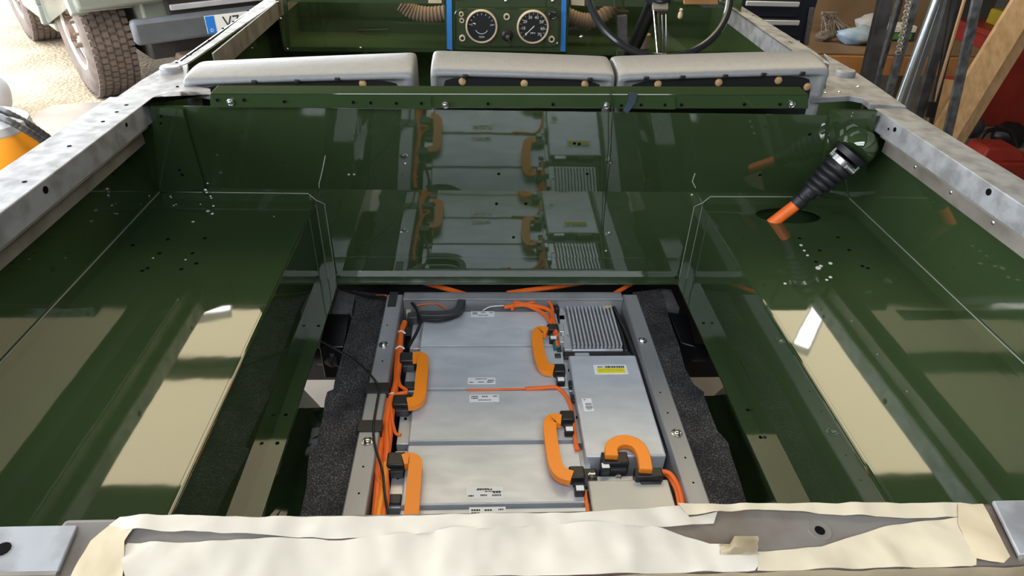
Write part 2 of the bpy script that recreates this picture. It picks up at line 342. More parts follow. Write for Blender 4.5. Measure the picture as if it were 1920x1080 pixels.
# --- wheel boxes
def wheelbox(side):
    A, Bx = (AL, BL) if side < 0 else (AR, BR)
    bm = B()
    # top with optional cable hole
    lo, hi = min(A, Bx), max(A, Bx)
    outer = [V((lo, YR, h)), V((hi, YR, h)), V((hi, 0, h)), V((lo, 0, h))]
    if side > 0:
        c = V((.645, -.057, h)); el = [c+V((.077*math.cos(t), .040*math.sin(t), 0)) for t in [2*math.pi*i/40 for i in range(40)]]
        vs = [bm.verts.new(p) for p in outer]; es = [bm.edges.new((vs[i], vs[(i+1) % 4])) for i in range(4)]
        ve = [bm.verts.new(p) for p in el]; es += [bm.edges.new((ve[i], ve[(i+1) % 40])) for i in range(40)]
        bmesh.ops.triangle_fill(bm, edges=es, use_beauty=True)
        r = bmesh.ops.extrude_face_region(bm, geom=bm.faces[:])
        bmesh.ops.translate(bm, verts=[g for g in r['geom'] if isinstance(g, bmesh.types.BMVert)], vec=(0,0,-.003))
    else:
        prism(bm, outer, (0, 0, -.003))
    w = P('wheel_box', bm, GREEN, smooth=False)
    bm = B(); s = -1 if side < 0 else 1
    box(bm, (min(A, A+s*.003), YR, 0), (max(A, A+s*.003), 0, h)); finish('side_plate', bm, GREEN, w, smooth=False)
    # rounded folded edge
    bm = B(); tube(bm, [(A+s*.003, YR, h-.0035), (A+s*.003, 0, h-.0035)], .0045, n=10, k=0); finish('folded_edge', bm, GREEN, w)
    # upstand lip along the body side and bulkhead, with sealer lines
    bm = B(); x0, x1 = sorted((Bx, Bx-s*.004)); box(bm, (x0, YR, h-.001), (x1, 0, h+.022)); xx0, xx1 = sorted((A+s*.012, Bx)); box(bm, (xx0, -.004, h-.001), (xx1, .001, h+.020))
    finish('upstand_lip', bm, GREEN, w, smooth=False)
    bm = B(); tube(bm, [(Bx-s*.002, YR, h+.022), (Bx-s*.002, -.003, h+.022), (A+s*.014, -.003, h+.020), (A-s*.002, -.003, h+.003), (A-s*.020, -.003, h-.006), (A-s*.020, -.003, .004)], .0014, n=6, k=0)
    tube(bm, [(A, -.003, h), (A, -.003, 0)], .0012, n=6, k=0)
    finish('seam_sealer', bm, SEAL, w)
    bm = B(); x0, x1 = sorted((A-s*.001, A-s*.020)); box(bm, (x0, -.003, .001), (x1, .001, h-.004)); finish('side_flange', bm, GREEN, w, smooth=False)
    return w
wbL, wbR = wheelbox(-1), wheelbox(1)
holes(wbL, [az(*q, h) for q in ((315,449),(299,475,),(361,475),(368,494),(340,505),(267,508),(277,503),(384,447),(249,460))], (0,0,1), 1.0)
holes(wbL, [(az(390,396,h),1.6),(az(362,416,h),1.3),(az(376,383,h),.8),(az(330,383,h),.8),(az(514,386+20,h),.6),(az(348,487,h),.8),(az(287,484,h),.8)], (0,0,1), name='paint_chip', me=CHIP_ME)
holes(wbR, [az(*q, h) for q in ((1499,447),(1571,445),(1537,470),(1592,469),(1530,491),(1617,499),(1627,503))], (0,0,1), 1.0)
holes(wbR, [(az(1534,503,h),2.2),(az(1539,499,h),1.5),(az(1557,494,h),1.6),(az(1550,525,h),1.2),(az(1557,520,h),1.4),(az(1472,532,h),1.2),(az(1502,460,h),1.4),(az(1508,470,h),1.2),(az(1514,479,h),1.2)], (0,0,1), name='paint_chip', me=CHIP_ME)
holes(wbL, [(V((-.79, -.006, h+.01)), .9), (V((-.70, -.006, h+.01)), 1.1)], (0,-1,0), name='rivet', me=RIVET_ME)

# --- cab bulkhead: lower panel vertical, upper panel leans back towards the load bed
ZK, ZT = .247, .463
bm = B()
n = 12
def yb(z):
    if z <= ZK: return .006*(1-z/ZK)
    t = (z-ZK)/(ZT-ZK); return -(t*.080-.008*t*t)
zs = [0.0, ZK]+[ZK+(ZT-ZK)*i/n for i in range(1, n+1)]
vs = [[bm.verts.new((x, yb(z), z)) for x in (BL, BR)] for z in zs]
bs = [[bm.verts.new((x, yb(z)+.003, z)) for x in (BL, BR)] for z in zs]
for i in range(len(zs)-1):
    bm.faces.new((vs[i][0], vs[i][1], vs[i+1][1], vs[i+1][0])); bm.faces.new((bs[i][0], bs[i+1][0], bs[i+1][1], bs[i][1]))
bm.faces.new((vs[0][0], bs[0][0], bs[0][1], vs[0][1])); bm.faces.new((vs[-1][0], vs[-1][1], bs[-1][1], bs[-1][0]))
bulk = P('cab_bulkhead', bm, GREEN, ang=12)
UPN = V((0, -(ZT-ZK), -.076)).normalized()
def onbulk(x, y):
    p = ay(x, y, 0)
    for _ in range(8): p = ay(x, y, yb(min(p.z, ZT)))
    return p, (UPN if p.z > ZK else V((0,-1,-.05)))
for q in ((935,326),(1101,326),(1077,269),(1086,270),(931,382),(986,382),(963,445),(931,504),(981,503),(1425,328),(1518,252)):
    p, nn = onbulk(*q); holes(bulk, [p], nn, .9)
for q in ((760,306),(752,435),(1144,305),(1142,436),(1136,470),(654,327),(664,327),(675,508),(1297,365)):
    p, nn = onbulk(*q); holes(bulk, [(p, 1.0)], nn, name='paint_chip', me=CHIP_ME)
for pts in (((610,292),(604,322),(598,346),(599,352)), ((1303,325),(1298,340),(1304,352))):
    bm = B(); tube(bm, [onbulk(*q)[0]+V((0,-.0005,0)) for q in pts], .0009, n=5, k=0); finish('cracked_paint_line', bm, CHIP, bulk)
# corner panels beside the bulkhead
def corner_panel(tl, tr, br_, bl, m):
    bm = B(); R_ = []; k = 12
    for i in range(k+1):
        t = i/k; l = (tl[0]+(bl[0]-tl[0])*t, tl[1]+(bl[1]-tl[1])*t); q = (tr[0]+(br_[0]-tr[0])*t, tr[1]+(br_[1]-tr[1])*t); row = []
        for u in (l, q):
            p = onbulk(*u)[0]; row += [bm.verts.new(p+V((0,-.010,0))), bm.verts.new(p+V((0,.001,0)))]
        R_.append(row)
    for i in range(k):
        for x, y in ((0,2),(2,3),(3,1),(1,0)): bm.faces.new((R_[i][x], R_[i][y], R_[i+1][y], R_[i+1][x]))
    for w_ in (R_[0], R_[-1]): bm.faces.new((w_[0], w_[2], w_[3], w_[1]))
    return P('corner_panel', bm, m, smooth=False)
cp = corner_panel((285,196), (346,204), (388,353), (303,357), GREEN)
holes(cp, [(onbulk(388,355)[0]+V((0,-.011,0)), 1.5)], (0,-1,0), name='bolt', me=RIVET_ME); holes(cp, [(onbulk(x, y)[0]+V((0,-.0105,0)), k) for x, y, k in ((340,315,.7),(345,324,.9),(306,215,.6),(305,228,.6))], UPN)
corner_panel((1556,204), (1640,206), (1612,372), (1532,366), GREEN)
# --- bulkhead top flange
FY = -.084
def fl(name, x0, x1, ytop, ybot, dy, yk, m=GREEN):
    bm = B(); a = ay(x0, ytop, FY-dy); b = ay(x1, ytop+ (2 if x1-x0 > 300 else 0), FY-dy); c = ay(x1, ybot+2, FY-dy); d = ay(x0, ybot, FY-dy)
    prism(bm, [a, b, c, d], (0, .003, 0)); prism(bm, [a, b, b+V((0, yk, .002)), a+V((0, yk, .002))], (0, 0, -.003))
    return P(name, bm, m, smooth=False, bev=.0012)
f1 = fl('bulkhead_flange', 394, 1516, 175, 202, 0, .046)
for x0, x1 in ((676, 808), (1150, 1266)):
    bm = B(); prism(bm, [ay(x0,181,FY-.003), ay(x1,182,FY-.003), ay(x1,205,FY-.003), ay(x0,203,FY-.003)], (0,.003,0)); finish('joint_plate', bm, GREEN, f1, smooth=False)
holes(f1, [ay(x, y, FY-.004) for x, y in ((457,188),(533,191),(662,192),(695,193),(743,194),(790,194),(915,195),(1037,196),(1165,198),(1202,197),(1247,197),(1278,197),(1396,196),(1463,196),(407,188))], (0,-1,0), .75)
holes(f1, [(ay(x, y, FY-.003), .62) for x, y in ((432,192),(835,197),(1137,198),(1485,196))], (0,-1,0), name='bolt', me=BOLT_ME)

# --- floor flanges round the cut-out
bm = B(); box(bm, (AL, YR, -.003), (AL+.029, -.0, .001)); fL = P('floor_flange', bm, GREEN, smooth=False)
bm = B(); box(bm, (AR-.029, YR, -.003), (AR, 0, .001)); fR = P('floor_flange', bm, GREEN, smooth=False)
bm = B(); box(bm, (AL+.029, -.024, -.003), (AR-.029, .016, .001)); fF = P('floor_flange', bm, GREEN, smooth=False)
holes(fL, [az(*q, .001) for q in ((597,611),(536,778),(520,831))], (0,0,1), .9); holes(fR, [az(*q, .001) for q in ((1319,606),(1402,769),(1426,820))], (0,0,1), .9)

# --- body sides
for s, Bx in ((-1, BL), (1, BR)):
    bm = B(); x0, x1 = sorted((Bx, Bx+s*.004)); box(bm, (x0, YR-.06, -.18), (x1, .06, H-.02)); sp = P('body_side', bm, GREEN, smooth=False)
# --- inner arch plates below the floor flange
for sg, A, tf, low in ((-1, AL, (575,712), ((602,764),(588,815),(577,855),(560,905),(535,972),(505,1060))), (1, AR, (1354,712), ((1338,742),(1352,790),(1372,842),(1392,900),(1412,948),(1445,1050)))):
    LZ = -.20; bot = [az(*q, LZ) for q in low]; xi = A-sg*.004; y0 = az(*tf, -.003).y
    top = [V((xi, y0+(YR-y0)*i/(len(bot)-1), -.003)) for i in range(len(bot))]
    bm = B()
    for i in range(len(bot)-1):
        q = [top[i], top[i+1], bot[i+1], bot[i]]; prism(bm, q, (sg*.002, 0, 0))
    a = P('arch_plate', bm, GREEN, smooth=False)
    bm = B(); inn = [p+V((-sg*.055, 0, 0)) for p in bot]; prism(bm, bot+inn[::-1], (0, 0, -.003)); finish('arch_lip', bm, GREEN if sg < 0 else GREEN, a, smooth=False)

# --- side cappings (galvanised)
def capping(s, xi, xo, m, m2):
    bm = B(); ye = -.045; x0, x1 = sorted((xi, xo)); box(bm, (x0, YR-.008, H-.003), (x1, ye, H))
    c = P('side_capping', bm, m, bev=.0015)
    bm = B(); a, b = sorted((xi, xi+s*.003)); box(bm, (a, YR-.008, H-.042), (b, ye-.012, H-.001)); finish('inner_face', bm, m, c, bev=.001)
    bm = B(); a, b = sorted((xi+s*.016, xi+s*.019)); box(bm, (a, YR-.008, H-.078), (b, ye-.05, H-.036)); a, b = sorted((xi+s*.001, xi+s*.018)); box(bm, (a, YR-.008, H-.045), (b, ye-.05, H-.042)); finish('lower_angle', bm, m2, c, smooth=False)
    return c
capL = capping(-1, -.745, -.830, GALV, GALV_DULL)
capR = capping(1, .771, .842, GALV, GALV_DULL)
holes(capL, [az(x, y, H) for x, y in ((237,197),(219,210),(193,228),(130,274),(46,341))], (0,0,1), .9)
holes(capL, [(ax(237,234,-.745), 1.0), (ax(85,356,-.745), 1.5)], (1,0,0))
holes(capR, [(ax(1678,243,.771), 1.2), (ax(1666,242,.771), .7), (ax(1854,360,.771), 1.5)], (-1,0,0))
holes(capR, [(ax(x, y, .787), .8) for x, y in ((1716,313),(1783,361),(1862,418))], (-1,0,0), name='rivet', me=RIVET_ME)
# corner plates
def cornerplate(pix, m):
    bm = B(); prism(bm, [az(*q, H-.001) for q in pix], (0, 0, -.012)); return P('corner_plate', bm, m, bev=.001, smooth=False)
cl = cornerplate([(230,205),(287,182),(300,177),(325,172),(360,171),(396,177),(394,166),(350,158),(352,118),(330,112),(262,152),(200,195)], GALV)
cr = cornerplate([(1632,195),(1618,184),(1595,180),(1524,184),(1516,172),(1548,166),(1556,118),(1545,100),(1590,125),(1640,158),(1700,200)], GALV)
for c_, (px, py), m in ((cl, (322, 133), GALV), (cr, (1584, 140), GALV)):
    p = az(px, py, H); bm = B(); lathe(bm, p-V((0,0,.004)), (0,0,1), [(0,.024),(.012,.024),(.016,.021),(.016,.002)], n=20); finish('hood_stick_socket', bm, m, c_)
holes(cr, [(az(x, y, H), .8) for x, y in ((1547,174),(1573,172),(1609,162))], (0,0,1), name='rivet', me=RIVET_ME)
holes(cl, [(az(530/4+200,162,H), .8), (az(352,104,H), 1), (az(331,117,H), .8)], (0,0,1))

# --- door tops / cab sides
for s, pix, m, inner in ((-1, [(352,118),(318,130),(400,74),(495,0),(560,-45),(590,-45),(518,4)], GALV, (-.76)), (1, [(1556,118),(1525,95),(1380,5),(1340,-25),(1320,-25),(1365,12),(1486,95)], GALV, .80)):
    bm = B(); prism(bm, [az(*q, H) for q in pix], (0, 0, -.004)); d = P('door_top_rail', bm, m, smooth=False)
    e = [az(*q, H) for q in (((400,100),(524,0),(585,-45)) if s < 0 else ((1486,95),(1365,12),(1322,-25)))]
    bm = B()
    for i in range(2): prism(bm, [e[i], e[i+1], e[i+1]-V((0,0,.05)), e[i]-V((0,0,.05))], (s*.004, 0, 0))
    finish('rail_inner_face', bm, GALV_DULL if s < 0 else GALV, d, smooth=False)
    holes(d, [(az(*q, H), .9) for q in (((357,103),(367,94),(392,75),(418,53),(437,40),(465,20)) if s < 0 else ((1400,22),(1412,29),(1480,78),(1484,80)))], (0,0,1))
    bm = B(); x0, x1 = sorted((s*.80, s*.804)); box(bm, (x0, .06, -.15), (x1, 1.25, H-.004)); P('cab_side', bm, GREEN, smooth=False)

# --- rear: tailgate and rear quarter panels
TZ = .466
bm = B(); box(bm, (-.405, -1.100, -.02), (.352, -1.043, TZ)); tg = P('tailgate', bm, GREYTAIL, bev=.004)
bm = B(); box(bm, (-.46, -1.0425, -.02), (.46, -1.040, TZ-.03)); finish('inner_skin', bm, GREEN, tg, smooth=False)
holes(tg, [(az(1537,995,TZ), 1.0)], (0,0,1)); holes(tg, [(ay(1687,1075,-1.1), 1.4)], (0,-1,0))
bm = B(); lathe(bm, az(1537,995,TZ)-V((0,0,.002)), (0,0,1), [(0,.010),(.0026,.009),(.0022,.005),(.0022,.001)], n=14); finish('dished_washer', bm, GREYTAIL, tg)
for s in (-1, 1):
    x0, x1 = sorted((s*.835, -.392 if s < 0 else .348))
    x0b, x1b = (x0, -.42) if s < 0 else (.368, x1)
    bm = B(); box(bm, (x0b, -1.094, -.2), (x1b, -1.05, H-.006)); q = P('rear_quarter_panel', bm, GREEN, smooth=False)
    bm = B()
    if s < 0: pts = [az(*p, H) for p in ((145,984),(108,1070))]; pts = [V((-.835, pts[0].y, H)), pts[0], pts[1], V((-.835, pts[1].y, H))]
    else: pts = [az(*p, H) for p in ((1862,938),(1912,1040))]; pts = [V((.842, pts[0].y, H)), pts[0], pts[1], V((.842, pts[1].y, H))]
    prism(bm, pts, (0, 0, -.004)); rc = P('rear_capping', bm, GALV, bev=.001)
    bm = B(); prism(bm, [pts[3], pts[2], pts[2]-V((0,0,.05)), pts[3]-V((0,0,.05))], (0,-.003,0)); finish('outer_face', bm, GALV_DULL, rc, smooth=False)
    bm = B(); ix = -.407 if s < 0 else .356; a, b = sorted((ix, ix+s*.010)); box(bm, (a, -1.088, .36), (b, -1.05, H-.006)); finish('tailgate_guide', bm, GALV, rc, smooth=False)
    if s < 0: holes(rc, [(az(5,1030,H), 1.4)], (0,0,1))

# --- chassis
def chassis(pix, z, d=.13):
    bm = B(); prism(bm, [az(*q, z) for q in pix], (0,0,-d)); return bm
CZ = -.055
def subd(pix, k, amp, seed):
    rnd = random.Random(seed); out = []
    for i in range(len(pix)-1):
        a, b = pix[i], pix[i+1]
        for j in range(k): t = j/k; out.append((a[0]+(b[0]-a[0])*t+(rnd.uniform(-amp, amp)), a[1]+(b[1]-a[1])*t))
    return out+[pix[-1]]
oL = subd([(668,546),(662,590),(652,625),(643,655),(635,690),(624,730),(613,735),(608,762),(601,800),(592,837),(583,840),(577,865),(576,905),(562,975),(536,1060)], 2, 1.2, 1)
chL = P('chassis_rail', chassis(oL+[(640,1060),(655,975),(728,552)], CZ), SPECK, smooth=False)
oR = subd([(1238,541),(1254,590),(1270,640),(1284,690),(1300,720),(1320,735),(1323,750),(1345,808),(1364,830),(1374,862),(1390,905),(1402,948),(1440,1050)], 2, 1.2, 2)
chR = P('chassis_rail', chassis(oR+[(1370,1050),(1328,948),(1186,548)], CZ), SPECK, smooth=False)
bm = B(); prism(bm, [az(*q, CZ-.002) for q in ((634,545),(668,545),(660,583),(624,583))], (0,0,-.02)); finish('end_plate', bm, GREYCOAT, chL, smooth=False)
bm = B(); prism(bm, [az(*q, CZ-.002) for q in ((1238,541),(1258,543),(1274,578),(1250,580))], (0,0,-.02)); finish('end_plate', bm, GREYCOAT, chR, smooth=False)
# suspension hangers and rubber bushes beside the rails
for side, pix, c0, c1, ch in ((-1, ((612,588),(657,588),(645,650),(598,650)), (596,668), (640,672), chL), (1, ((1252,584),(1290,590),(1305,650),(1276,642)), (1325,662), (1280,660), chR)):
    bm = B(); prism(bm, [az(*q, CZ-.01) for q in pix], (0,0,-.10)); finish('spring_hanger', bm, CHASSIS, ch, bev=.003)
    a = az(*c0, -.12); b = az(*c1, -.11); d = (b-a).normalized(); L = (b-a).length; bm = B()
    lathe(bm, a, d, [(0,.016),(.004,.021),(L*.55,.022),(L*.6,.0235),(L*.75,.0235),(L*.78,.021),(L,.021)], n=22); finish('rubber_bush', bm, BLACKR, ch)
    bm = B(); cyl(bm, a+d*L*.72+V((0,-.014,.018)), a+d*L*.72+V((0,-.018,.026)), .006, n=6); finish('bush_bolt', bm, GREYP, ch)
# crossmember and cab underside closing the front of the pit
bm = B(); box(bm, (-.8, .06, -.4), (.8, .075, -.004)); P('front_crossmember', bm, CHASSIS, smooth=False)
# rear axle region / prop tunnel underside far below
bm = B(); cyl(bm, (-.72, -.62, -.42), (.72, -.62, -.42), .045, n=16); P('rear_axle', bm, CHASSIS)
for sx in (-.66, .66):
    bm = B(); lathe(bm, (sx-.10, -.62, -.30), (1,0,0), [(0,.2),(.012,.30),(.03,.34),(.10,.35),(.17,.34),(.188,.30),(.2,.2)], n=32); P('road_wheel', bm, TYRE)
for sx in (-.66, .66):
    bm = B(); lathe(bm, (sx-.10, 1.75, -.30), (1,0,0), [(0,.2),(.012,.30),(.03,.34),(.10,.35),(.17,.34),(.188,.30),(.2,.2)], n=32); P('road_wheel', bm, TYRE)

# --- cab: floor, seat box, dashboard
bm = B(); box(bm, (-.80, .004, .02), (.80, .36, .06)); box(bm, (-.80, .36, -.20), (.80, 1.28, -.17)); box(bm, (-.8, .36, -.17), (.8, .37, .06)); P('cab_floor', bm, GREEN, smooth=False)
DY = .95
bm = B(); box(bm, (-.80, 1.25, -.20), (.80, 1.28, .60)); dash = P('dashboard', bm, GREEN, smooth=False)
def dpl(name, pix, Y, d, m, par, **k):
    bm = B(); prism(bm, [ay(*q, Y) for q in pix], (0, d, 0)); return finish(name, bm, m, par, **k)
# parcel shelf trays: lower lip, upper lip, back, ends
def tray(x0, x1, yt, yb_, name):
    t = dpl(name, ((x0,yb_-5),(x1,yb_-3),(x1,yb_+5),(x0,yb_+3)), DY, .006, GREEN, dash, smooth=False)
    a = ay(x0, yb_, DY); b = ay(x1, yb_, DY); c = ay(x0, yt, DY)
    bm = B(); box(bm, (a.x, DY+.004, a.z), (b.x, DY+.26, a.z+.004)); box(bm, (a.x, DY+.25, a.z), (b.x, DY+.256, c.z+.05)); box(bm, (a.x-.004, DY, a.z), (a.x, DY+.26, c.z+.03)); box(bm, (b.x, DY, a.z), (b.x+.004, DY+.26, c.z+.03))
    finish('tray', bm, GREEN, dash, smooth=False)
    return a, b, c
tray(534, 836, 4, 93, 'tray_lip'); tray(1062, 1370, 8, 100, 'tray_lip')
dpl('dash_rail', ((530,-6),(838,-4),(838,8),(530,3)), DY, .03, GREEN, dash, smooth=False)
dpl('dash_rail', ((1060,-4),(1372,6),(1372,15),(1060,11)), DY, .03, GREEN, dash, smooth=False)
dpl('tray_edge', ((530,0),(538,0),(545,95),(538,95)), DY-.004, .006, GREEN, dash, smooth=False)
holes(dash, [(ay(x, y, DY-.004), 1.0) for x, y in ((521,4),(519,35),(526,35),(539,92),(676,90))], (0,-1,0), name='rivet', me=RIVET_ME)
holes(dash, [(ay(1090,70,DY+.02), 1.7)], (0,-1,0), name='bolt', me=RIVET_ME)
bm = B(); a = ay(672,55,DY+.245); b = ay(728,53,DY+.245); tube(bm, [a-V((0,.004,.006)), a-V((0,.012,0)), b-V((0,.012,0)), b-V((0,.004,.006))], .0025, n=6, k=0); finish('wire_clip', bm, GREEN, dash)
# ribbed demister ducts
for pts, in (([(752,6),(775,22),(805,27),(838,24)],), ([(1062,28),(1090,38),(1120,36),(1150,12),(1160,-8)],)):
    bm = B(); Ps = smooth_path([ay(*q, DY+.12) for q in pts], 14); tot = len(Ps)-1
    tube(bm, Ps, lambda t: .026+.0025*math.sin(t*tot*math.pi/1.5), n=12, k=0); finish('demister_duct', bm, HOSE, dash)
dpl('paper_tag', ((803,-2),(828,-2),(828,6),(803,6)), DY-.004, .001, TAPEY, dash, smooth=False); dpl('paper_tag', ((1071,-2),(1096,0),(1096,11),(1071,9)), DY-.004, .001, TAPEY, dash, smooth=False)
# instrument panel
PX0, PX1, PY0, PY1 = 852, 1048, 15, 88
dpl('centre_panel', ((846,-20),(1054,-16),(1053,98),(842,93)), DY-.02, .03, GREEN, dash, smooth=False)
def rrect_px(x0, y0, x1, y1, r, k=6):
    o = []
    for cx, cy, a0 in ((x1-r, y0+r, -90), (x1-r, y1-r, 0), (x0+r, y1-r, 90), (x0+r, y0+r, 180)):
        for i in range(k+1): a = math.radians(a0+90*i/k); o.append((cx+r*math.cos(a), cy+r*math.sin(a)))
    return o
YP = DY-.030
bm = B(); prism(bm, [ay(*q, YP) for q in rrect_px(PX0, PY0, PX1, PY1, 14)], (0, .02, 0)); ip = finish('instrument_panel', bm, GREEN, dash, bev=.003)
bm = B(); tube(bm, [ay(*q, YP-.001) for q in rrect_px(PX0+1, PY0+1, PX1-1, PY1-1, 13)], .0022, n=6, k=0, closed=True); finish('panel_bead', bm, GREEN, dash)
def gauge(px, py, rp, kind):
    c = ay(px, py, YP); r = abs(ay(px+rp, py, YP).x-c.x); bm = B()
    lathe(bm, c+V((0,.002,0)), (0,-1,0), [(0,r),(.012,r),(.016,r*.96),(.016,r*.90),(.010,r*.88),(.008,r*.87)], n=40, mi=0, close=False)
    cyl(bm, c+V((0,.002,0)), c-V((0,.008,0)), r*.88, n=40, mi=1)
    f = c-V((0,.0088,0)); X = V((1,0,0)); Z = V((0,0,1))
    def bar(ang, r0, r1, wd):
        d = V((math.sin(ang),0,math.cos(ang))); nn = V((d.z,0,-d.x))*wd; vs = [bm.verts.new(f+d*r0*r-nn), bm.verts.new(f+d*r0*r+nn), bm.verts.new(f+d*r1*r+nn), bm.verts.new(f+d*r1*r-nn)]; bm.faces.new(vs).material_index = 2
    if kind == 'speed':
        for i in range(15): bar(math.radians(-135+270*i/14), .74, .84, .0006)
        for i in range(8): a = math.radians(-135+270*i/7); text_into(bm, str(i*10), f+V((math.sin(a)*r*.60,0,math.cos(a)*r*.60)), X, Z, r*.26, 2)
        bar(math.radians(-135), -.12, .66, .0014); text_into(bm, 'MPH', f-Z*r*.35, X, Z, r*.16, 2)
    else:
        for i in range(9): bar(math.radians(-80+160*i/8), .68, .80, .0008)
        for i in range(7): a = math.radians(130+100*i/6); d0 = f+V((math.sin(a)*.42*r,0,math.cos(a)*.42*r)); bar(a, .40, .44, .004)
        bar(math.radians(-68), .40, .56, .0018); text_into(bm, 'TEMP', f-Z*r*.62, X, Z, r*.15, 2); text_into(bm, 'C', f+V((-r*.6,0,r*.1)), X, Z, r*.18, 2); text_into(bm, 'H', f+V((r*.6,0,r*.1)), X, Z, r*.18, 2)
    bmesh.ops.recalc_face_normals(bm, faces=[q for q in bm.faces if q.material_index != 2])
    me = bpy.data.meshes.new('gauge'); bm.to_mesh(me); bm.free(); me.polygons.foreach_set('use_smooth', [True]*len(me.polygons)); me.set_sharp_from_angle(angle=.6)
    o = link('round_gauge', me, [CREAM, DIAL, DIALWHITE]); setparent(o, dash)
gauge(903, 49, 30, 'temp'); gauge(999, 50, 30, 'speed')
for px, py, rp, m in ((865,26,4.5,CREAM),(866,38,4.5,CREAM),(867,71,6,CREAM),(950,31,6,CREAM),(1034,73,6,CREAM),(1036,29,7.5,HUBM)):
    c = ay(px, py, YP); r = abs(ay(px+rp, py, YP).x-c.x); bm = B(); lathe(bm, c, (0,-1,0), [(0,r),(.006,r),(.008,r*.85),(.006,r*.55)], n=16, mi=0); cyl(bm, c, c-V((0,.007,0)), r*.5, n=10, mi=1); finish('warning_lamp', bm, [m, DIAL], dash)
c = ay(951, 66, YP); bm = B(); lathe(bm, c, (0,-1,0), [(0,.020),(.006,.019),(.010,.013),(.02,.012),(.02,.004)], n=18, mi=0); cyl(bm, c-V((0,.019,0)), c-V((0,.021,0)), .006, n=10, mi=1)
tube(bm, [c-V((0,.018,0)), c+V((.012,-.024,-.022)), c+V((.020,-.024,-.032))], .003, n=6, k=0); finish('ignition_switch', bm, [BLACK, CHROME], dash)
holes(dash, [(ay(x, y, YP-.001), 1.4) for x, y in ((859,-1),(949,2),(1037,2))], (0,-1,0), name='screw', me=RIVET_ME)
# bulkhead clutter right of the panel
dpl('relay_bracket', ((1158,32),(1176,30),(1176,84),(1160,84)), DY+.10, .03, GREYCOAT, dash, smooth=False)
bm = B(); c = ay(1200,88,DY+.05); cyl(bm, c, c+V((0,0,.045)), .032, n=18); finish('brake_reservoir', bm, HOSE, dash)
dpl('ply_offcut', ((1283,-4),(1346,-2),(1346,8),(1283,8)), DY-.02, .01, ORWOOD, dash, smooth=False)
bm = B(); c = ay(1276,26,DY-.01); lathe(bm, c-V((0,0,.016)), (0,0,1), [(0,.003),(.004,.008),(.016,.009),(.024,.005),(.03,.007),(.034,.002)], n=10); finish('brass_knob', bm, CREAM, dash)
# steering wheel
WC = ay(1236, -18, .60); wn = V((0, -.72, .69)).normalized(); wd = V((0, -.69, -.72)).normalized()
sw = bpy.data.objects.new('steering_wheel', None); COL.objects.link(sw); sw.location = WC-V((0,0,0)); sw.parent = car; sw.matrix_parent_inverse = Matrix.Translation(-car.location)
RW = .205
def swp(name, bm, m):
    o = finish(name, bm, m); o.parent = sw; o.matrix_parent_inverse = Matrix.Translation(-WC); return o
bm = B(); tube(bm, [WC+(V((1,0,0))*math.cos(a)+wd*math.sin(a))*RW for a in [2*math.pi*i/64 for i in range(64)]], .0105, n=10, k=0, closed=True); swp('rim', bm, HUBM)
bm = B(); lathe(bm, WC-wn*.02, wn, [(0,.03),(.005,.045),(.02,.05),(.032,.044),(.040,.025),(.042,.004)], n=28); swp('hub', bm, HUBM)
for a in (90, 210, 330):
    d = V((1,0,0))*math.cos(math.radians(a))+wd*math.sin(math.radians(a)); sd = d.cross(wn)
    bm = B()
    for k in (-.013, -.0045, .0045, .013): tube(bm, [WC+d*.03+sd*k*1.5, WC+d*(RW-.004)+sd*k], .0024, n=6, k=0)
    swp('spoke', bm, CHROME)
    bm = B(); hexa(bm, [WC+d*.035+sd*k*1.5+wn*z for k, z in ((-.015,-.006),(.015,-.006),(.015,.006),(-.015,.006))]+[WC+d*.062+sd*k*1.4+wn*z for k, z in ((-.015,-.006),(.015,-.006),(.015,.006),(-.015,.006))]); swp('spoke_socket', bm, GALV_DULL)
bm = B(); cyl(bm, WC-wn*.02, WC-wn*.55, .022, n=14); swp('column', bm, CHASSIS)

# blue tape strips on the dash
for i, q in enumerate((((837,0),(847,0),(848,94),(838,92)), ((1053,0),(1062,0),(1060,97),(1051,96)))):
    bm = B(); prism(bm, [ay(*p, DY-.022) for p in q], (0, .002, 0))
    tag(finish('blue_tape_strip', bm, BLUETAPE, smooth=False), ('blue masking tape strip beside the temperature gauge end of the dashboard panel', 'blue masking tape strip beside the speedometer end of the dashboard panel')[i], 'tape', 'blue tape strips on the dashboard')

